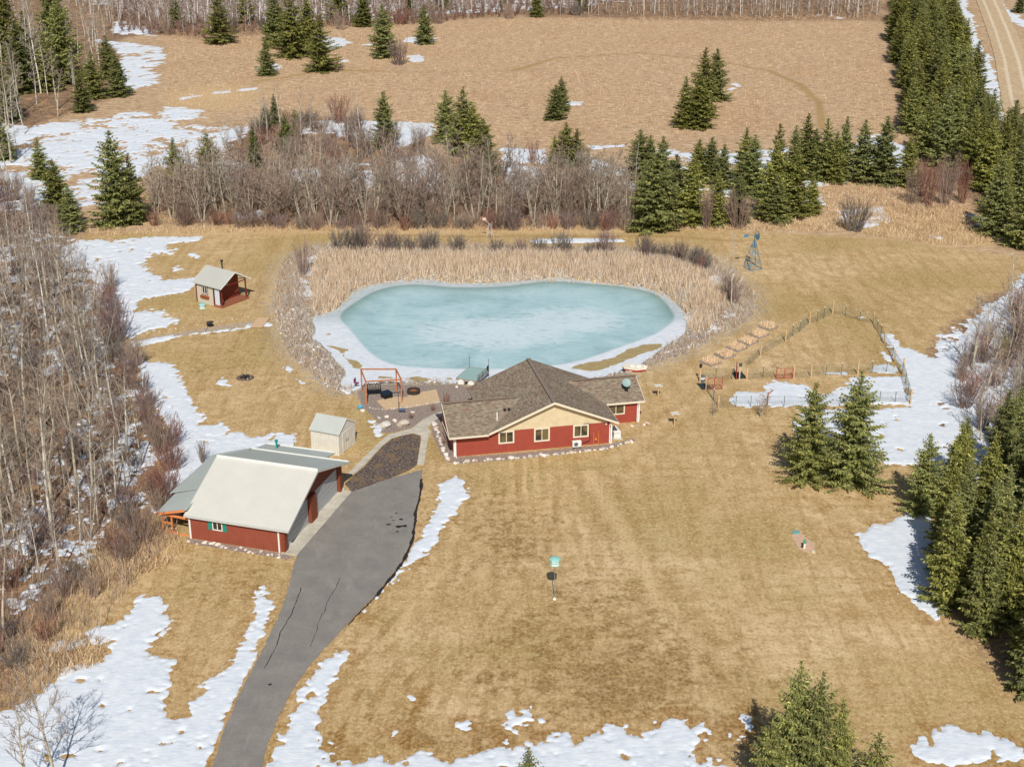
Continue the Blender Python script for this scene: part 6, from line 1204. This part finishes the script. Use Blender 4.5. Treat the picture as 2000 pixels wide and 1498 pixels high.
# bushes
def put_shrub(px, by, ty, wpx, label, group=None, proto=None, name='bush'):
    b = P(px, by); h = height_at(b, ty); wm = wpx / (F_PX / (CAM_H / (sp + (by - 749) / F_PX * cp))); me = proto or rnd.choice(SHR)
    o_ = bpy.data.objects.new(name, me); COL.objects.link(o_); o_.location = (b[0], b[1], gz(b[0], b[1])); H0 = max(v_.co.z for v_ in me.vertices); W0 = 2 * max(abs(v_.co.x) for v_ in me.vertices); o_.scale = (wm / W0, wm / W0, h / H0); o_.rotation_euler = (0, 0, rnd.random() * 6.28); return tag(o_, label, 'bush', group)
put_shrub(592, 538, 452, 42, 'tall brown willow bush on the left bank of the pond', proto=SHR[0]); put_shrub(780, 127, 62, 62, 'brown rounded bush in front of the spruces at the far side of the field', proto=SHR[1]); put_shrub(1040, 318, 262, 36, 'small lone brown bush in the snow beyond the creek thicket')
put_shrub(1668, 452, 378, 96, 'dark spreading willow bush on snow at the far lawn edge', proto=SHR[3]); put_shrub(1442, 446, 355, 74, 'large rounded bare bush in front of the dense spruce row', proto=SHR[0]); put_shrub(1380, 446, 352, 44, 'narrower bare bush left of the large rounded one at the dense spruce row', proto=SHR[0]); put_shrub(397, 905, 848, 30, 'small twiggy bush in the snow behind the garage', proto=SHR[2])
for i_, (x_, b_, t_2, w_) in enumerate(((1780,400,300,50),(1812,405,295,60),(1845,402,292,62),(1878,398,300,50),(1850,380,290,60),(1800,385,300,50))): put_shrub(x_, b_, t_2, w_, f'tall red-brown bush, {ORD[i_]} planted of the thicket between the dense spruce row and the strip' if 0 else ['front left','front middle','front right','far right','rear right','rear left'][i_] + ' tall red-brown bush of the clump beside the spruce strip', 'red-brown bushes beside the spruce strip', SHR[4] if i_ % 2 else SHR[0])
put_shrub(330, 880, 830, 60, 'brown bush overhanging the snow at the wood edge behind the garage'); put_shrub(322, 985, 880, 110, 'big rusty spreading bush right beside the left lean-to of the garage', proto=SHR[4]); put_shrub(230, 670, 570, 90, 'dark twiggy bush on the snow at the wood edge across from the gravel path', proto=SHR[1])
for x_, y_, t_2, w_, lab, c_3 in ((872,790,762,24,'clump of dark red stems at the right end of the patio','x'),(803,818,805,17,'round rusty brown bush on the mulch in front of the patio','x'),(846,803,786,16,'golden dry bush beside the house end of the patio bed','x'),(866,868,856,16,'golden brown bush against the left wall of the house','y')): put_shrub(x_, y_, t_2, w_, lab, proto=SHR[4])
lv = lambda y_: 'level with the garage' if y_ < 122 else ('level with the campfire lawn' if y_ < 150 else 'level with the cabin')
edge_pts = PP([(205,560),(225,640),(245,700),(262,770),(290,830),(318,880),(325,930),(300,985),(270,1040),(225,1085),(150,1140),(90,1180)])
def edge_scatter(pts, step, jit, fn):
    for a_, b_ in zip(pts, pts[1:]):
        L = math.hypot(*(b_ - a_)); n = max(1, int(L / step))
        for j in range(n): t = (j + rnd.random()) / n; fn(a_[0] + (b_[0] - a_[0]) * t + rnd.uniform(-jit, jit), a_[1] + (b_[1] - a_[1]) * t + rnd.uniform(-jit, jit))
def sh_at(x_, y_, s_, label, group, pr=SHR, avoid=True):
    o_ = bpy.data.objects.new('bush', rnd.choice(pr)); COL.objects.link(o_); o_.location = (x_, y_, gz(x_, y_)); k_ = s_ * rnd.uniform(.8, 1.25); o_.scale = (k_, k_, k_ * rnd.uniform(.8, 1.2)); o_.rotation_euler = (0, 0, rnd.random() * 6.28); tag(o_, label, 'bush', group)
edge_scatter(edge_pts, 2.0, 1.2, lambda x_, y_: sh_at(x_, y_, .85, f'red-brown bush at the open edge of the left wood, {lv(y_)}', f'bushes at the edge of the left wood, {lv(y_)}'))
for x_, y_ in scatter(PP([(-120,500),(150,510),(200,640),(240,760),(290,900),(240,1030),(80,1150),(-150,1220)]), 3.4, 31, 20000)[:45]: sh_at(x_, y_, .95, f'brown bush under the trees of the left wood, {lv(y_)}', f'bushes inside the left wood, {lv(y_)}')
fr = PP([(290,440),(400,440),(600,447),(800,448),(1000,448),(1245,448)])
edge_scatter(fr, 2.3, .8, lambda x_, y_: sh_at(x_, y_, .9, 'brown bush in the front edge of the creek thicket behind the pond', 'bushes along the front of the creek thicket'))
for x_, y_ in scatter(PP([(20,380),(160,420),(160,455),(20,470),(-100,470),(-100,380)]), 3, 33, 3000): sh_at(x_, y_, 1.1, 'brown bush at the far left of the creek thicket', 'bushes at the far left')
for x_, y_ in scatter(PP([(480,262),(560,240),(660,240),(740,240),(860,330),(620,340),(480,330)]), 5.5, 34, 3000): sh_at(x_, y_, 1.3, 'purple-brown bush at the back of the creek thicket', 'bushes at the back of the creek thicket')
edge_scatter(PP([(235,66),(400,76),(560,50),(700,58),(800,48),(950,40),(1150,30)]), 12, 2.5, lambda x_, y_: sh_at(x_, y_, 1.5, 'brown bush at the foot of the wood along the top edge', 'bushes at the foot of the far wood'))
edge_scatter(PP([(640,486),(760,488),(900,490),(1000,492),(1100,490),(1220,492),(1310,500),(1390,530)]), 2.0, .9, lambda x_, y_: sh_at(x_, y_, rnd.uniform(.55, 1.15), 'small dark twiggy bush in the bank behind the cattails', 'small bushes behind the cattails', [SHR[1], SHR[3]]))
for i_, (x_, b_, t_2, w_) in enumerate(((1262,505,462,28),(1335,512,460,30),(1368,532,490,26),(1420,585,520,40),(1435,592,535,40))): put_shrub(x_, b_, t_2, w_, f'upright brown bush, {ORD[i_]} from the left on the bank right of the cattails', 'bank bushes at the right end of the cattails')
for x_, y_ in scatter(PP([(1870,730),(1905,670),(1960,620),(2060,560),(2160,560),(2160,960),(1960,900),(1900,860),(1850,790)]), 2.6, 35, 6000)[:50]: sh_at(x_, y_, 1.0, 'red-brown bush in the brush along the right edge', 'bushes in the brush at the right edge', [SHR[0], SHR[4], SHR[2]])
for x_, y_ in scatter(PP([(0,1180),(80,1180),(150,1150),(190,1170),(120,1250),(60,1320),(-40,1380),(-60,1200)]), 2.4, 36, 3000): sh_at(x_, y_, .7, 'low red-brown bush between the snow patches at the lower left', 'low bushes at the lower left')

# ------------------------------------------------------------------ cattails, weeds, brush, grass: nobody could count these
def blades(name, XY, Z, hmin, hmax, w_, palette, lean=.25, seed=0, twig=False, label=None, cat=None):
    r = np.random.RandomState(seed); n = len(XY); a = r.rand(n) * 6.28; h = hmin + (hmax - hmin) * r.rand(n); ln = (r.rand(n, 2) - .5) * 2 * lean * h[:, None]
    dx = np.c_[np.cos(a), np.sin(a)] * w_ / 2 * (.6 + .8 * r.rand(n))[:, None]; B = np.c_[XY, Z - .03]
    p0 = B.copy(); p0[:, :2] -= dx; p1 = B.copy(); p1[:, :2] += dx; top = np.c_[XY + ln, Z + h]; p2 = top.copy(); p2[:, :2] += dx * .35; p3 = top.copy(); p3[:, :2] -= dx * .35
    V = np.stack([p0, p1, p2, p3], 1).reshape(-1, 3); pal = np.array([srgb(*c)[:3] for c in palette]); cc = pal[r.randint(0, len(pal), n)] * (.75 + .5 * r.rand(n))[:, None]
    o_ = mesh_np(name, V, np.arange(4 * n).reshape(-1, 4), M_BLADE, cols=np.repeat(cc, 4, axis=0)); tag(o_, label, cat, kind='stuff'); return o_
def rand_in(poly, n, seed):
    r = np.random.RandomState(seed); x0, y0 = poly.min(0); x1, y1 = poly.max(0); q_ = r.rand(n, 2) * [x1 - x0, y1 - y0] + [x0, y0]; return q_[sdist(poly, q_[:, 0], q_[:, 1]) > 0]
cat_poly = PP([(612,612),(607,575),(612,530),(622,505),(700,500),(900,503),(1050,505),(1200,507),(1300,517),(1370,540),(1412,570),(1418,605),(1398,645),(1352,660),(1340,640),(1357,620),(1342,612),(1320,588),(1300,572),(1275,563),(1250,557),(1175,551),(1140,546),(1100,541),(1050,543),(995,548),(895,552),(857,547),(835,544),(820,542),(770,547),(732,552),(695,562),(668,588),(655,605),(632,610)], -.4)
q_ = rand_in(cat_poly, 90000, 1); cl2 = vnoise(q_[:, 0], q_[:, 1], 1.6, 3); q_ = q_[np.random.RandomState(5).rand(len(q_)) < .1 + 1.1 * cl2 * (.5 + vnoise(q_[:, 0], q_[:, 1], 5, 6))]; Zc = gz_arr(q_[:, 0], q_[:, 1]); print('cattails', len(q_))
blades('cattails', q_, Zc - .0, .6, 1.6, .055, [(216,192,160),(226,204,174),(204,180,152),(214,192,170),(178,152,126),(232,216,196)], .3, 2, label='dense band of dry tan cattails around the back of the frozen pond', cat='cattails')
sub = q_[np.random.RandomState(6).rand(len(q_)) < .12]; 
q_ = rand_in(PP([(600,615),(640,605),(690,562),(760,545),(830,540),(1000,546),(1150,545),(1260,556),(1320,585),(1355,612),(1340,640),(1330,600),(1260,570),(1150,553),(1000,556),(850,556),(750,556),(695,572),(665,600),(625,622)], -.5), 9000, 8); blades('fallen_reeds', q_, gz_arr(q_[:, 0], q_[:, 1]), .2, .9, .06, [(214,176,118),(186,146,96),(226,194,140)], 1.2, 9, label='broken golden reeds along the edge of the ice', cat='reeds')
q_ = rand_in(weeds, 140000, 3); s_o = sdist(pond_out, q_[:, 0], q_[:, 1]); cs = sdist(cat_poly, q_[:, 0], q_[:, 1]); q_ = q_[(s_o < -.3) & (cs < 0)]; hs = sdist(PP([(690,745),(960,745),(1260,700),(1260,870),(690,870)]), q_[:, 0], q_[:, 1]); q_ = q_[hs < 0]; q_ = q_[np.random.RandomState(4).rand(len(q_)) < .15 + .9 * vnoise(q_[:, 0], q_[:, 1], 1.2, 8)]; print('weeds', len(q_))
blades('bank_weeds', q_, gz_arr(q_[:, 0], q_[:, 1]), .15, .75, .05, [(206,198,188),(182,170,158),(226,220,212),(152,138,128),(206,184,158),(160,138,124),(190,164,132),(170,142,112)], .6, 4, label='grey dead weeds covering the stony pond bank', cat='weeds')
q_ = rand_in(weeds, 60000, 23); q_ = q_[(sdist(pond_out, q_[:, 0], q_[:, 1]) < -2.2) & (sdist(cat_poly, q_[:, 0], q_[:, 1]) < 0) & (sdist(PP([(690,745),(960,745),(1260,700),(1260,870),(690,870)]), q_[:, 0], q_[:, 1]) < 0)]; q_ = q_[np.random.RandomState(24).rand(len(q_)) < .1 + .8 * vnoise(q_[:, 0], q_[:, 1], 1.6, 9)]
blades('bank_grass', q_, gz_arr(q_[:, 0], q_[:, 1]), .15, .6, .05, [(206,178,138),(186,152,112),(170,140,112),(150,118,92)], .9, 25, label='tan dry grass on the outer slope of the pond bank', cat='dry grass')
# riprap: broken stone on the bank
def rocks(name, XY, Z, r0, r1, seed, label):
    r = np.random.RandomState(seed); b = bmesh.new(); bmesh.ops.create_icosphere(b, subdivisions=1, radius=1); bv = np.array([v_.co[:] for v_ in b.verts]); bf = np.array([[v_.index for v_ in f_.verts] for f_ in b.faces]); b.free()
    n = len(XY); V = []; F_ = []; C_ = []; pal = np.array([srgb(*c)[:3] for c in ((206,198,192),(176,166,160),(150,138,132),(222,216,210),(190,166,148))])
    s_ = r0 + (r1 - r0) * r.rand(n) ** 2; jit = 1 + .5 * (r.rand(n, len(bv), 1) - .5); sc_ = np.stack([s_ * (.8 + .6 * r.rand(n)), s_ * (.8 + .5 * r.rand(n)), s_ * .6], 1)
    V = bv[None] * jit * sc_[:, None] + np.c_[XY, Z + s_ * .15][:, None]; F_ = bf[None] + (np.arange(n) * len(bv))[:, None, None]
    cc = pal[r.randint(0, len(pal), n)] * (.8 + .35 * r.rand(n))[:, None]
    o_ = mesh_np(name, V.reshape(-1, 3), F_.reshape(-1, 3), M_TWIG, cols=np.repeat(cc, len(bv), axis=0)); tag(o_, label, 'stones', kind='stuff')
q_ = rand_in(weeds, 16000, 13); s_o = sdist(pond_out, q_[:, 0], q_[:, 1]); cs = sdist(cat_poly, q_[:, 0], q_[:, 1]); hs = sdist(PP([(690,748),(960,748),(1200,735),(1260,870),(690,870)]), q_[:, 0], q_[:, 1]); q_ = q_[(s_o < -.1) & (s_o > -4.5) & (cs < .5) & (hs < 0)][:4500]; print('riprap', len(q_))
rocks('riprap', q_, gz_arr(q_[:, 0], q_[:, 1]), .06, .30, 14, 'pale broken stones lining the bank of the pond')
# brush and long straw in the woods
def brush(name, polys, n, hmin, hmax, palette, label, seed, w_=.035, lean=.35, dens=None, cat='undergrowth'):
    Q_ = np.concatenate([rand_in(p_, n_2, seed + i_2) for i_2, (p_, n_2) in enumerate(zip(polys, n))]); Q_ = Q_[np.random.RandomState(seed).rand(len(Q_)) < .1 + 1.1 * vnoise(Q_[:, 0], Q_[:, 1], 2.2, seed)]
    if name == 'field_grass': Q_ = Q_[pline(ring, Q_[:, 0], Q_[:, 1]) > 1.5]
    print(name, len(Q_)); blades(name, Q_, gz_arr(Q_[:, 0], Q_[:, 1]), hmin, hmax, w_, palette, lean, seed, label=label, cat=cat)
lwb = PP([(-200,440),(60,470),(150,500),(195,560),(222,640),(243,700),(262,770),(300,850),(318,900),(310,960),(285,1030),(245,1080),(170,1135),(110,1180),(50,1280),(-60,1350),(-200,1350)])
brush('brush', [lwb, th_poly, PP([(-60,1150),(180,1120),(330,1010),(345,1050),(280,1120),(240,1180),(170,1260),(110,1330),(60,1390),(-60,1390)]), PP([(1860,730),(1900,670),(1960,610),(2100,540),(2200,600),(2200,1000),(1930,900),(1880,850)])], [60000, 34000, 9000, 12000], .4, 2.0, [(160,142,126),(132,114,102),(184,166,148),(104,88,80),(160,120,100),(206,186,162)], 'tangled red-brown undergrowth beneath the leafless trees', 41)
brush('long_straw', [PP([(1640,440),(1700,400),(1880,405),(1935,475),(1860,482),(1700,462)]), PP([(200,1050),(330,1040),(370,1065),(320,1110),(260,1130),(190,1150),(130,1140)]), PP([(20,1260),(120,1240),(210,1250),(200,1300),(100,1330),(20,1340)]), PP([(170,450),(560,440),(1250,444),(1560,436),(1640,452),(1400,452),(560,454),(170,462)]), PP([(1500,440),(1620,350),(1760,370),(1760,410),(1640,450)])], [22000, 5000, 3500, 22000, 12000], .2, .8, [(222,196,156),(200,170,130),(232,212,176),(176,144,110),(146,118,92)], 'pale dry straw lying in tufts at the edges of the lawn', 51, .045, .9, cat='dry grass')
fpoly = PP([(330,60),(560,55),(1000,38),(1700,28),(1730,130),(1765,290),(1700,250),(1240,280),(1050,290),(800,260),(480,225),(330,215),(320,150)])
brush('field_grass', [fpoly, PP([(1600,350),(1760,370),(1900,410),(1640,450)])], [170000, 9000], .15, .45, [(212,182,146),(200,168,132),(222,196,162),(190,158,124)], 'short dry tan grass covering the far field', 61, .08, .8, cat='dry grass')
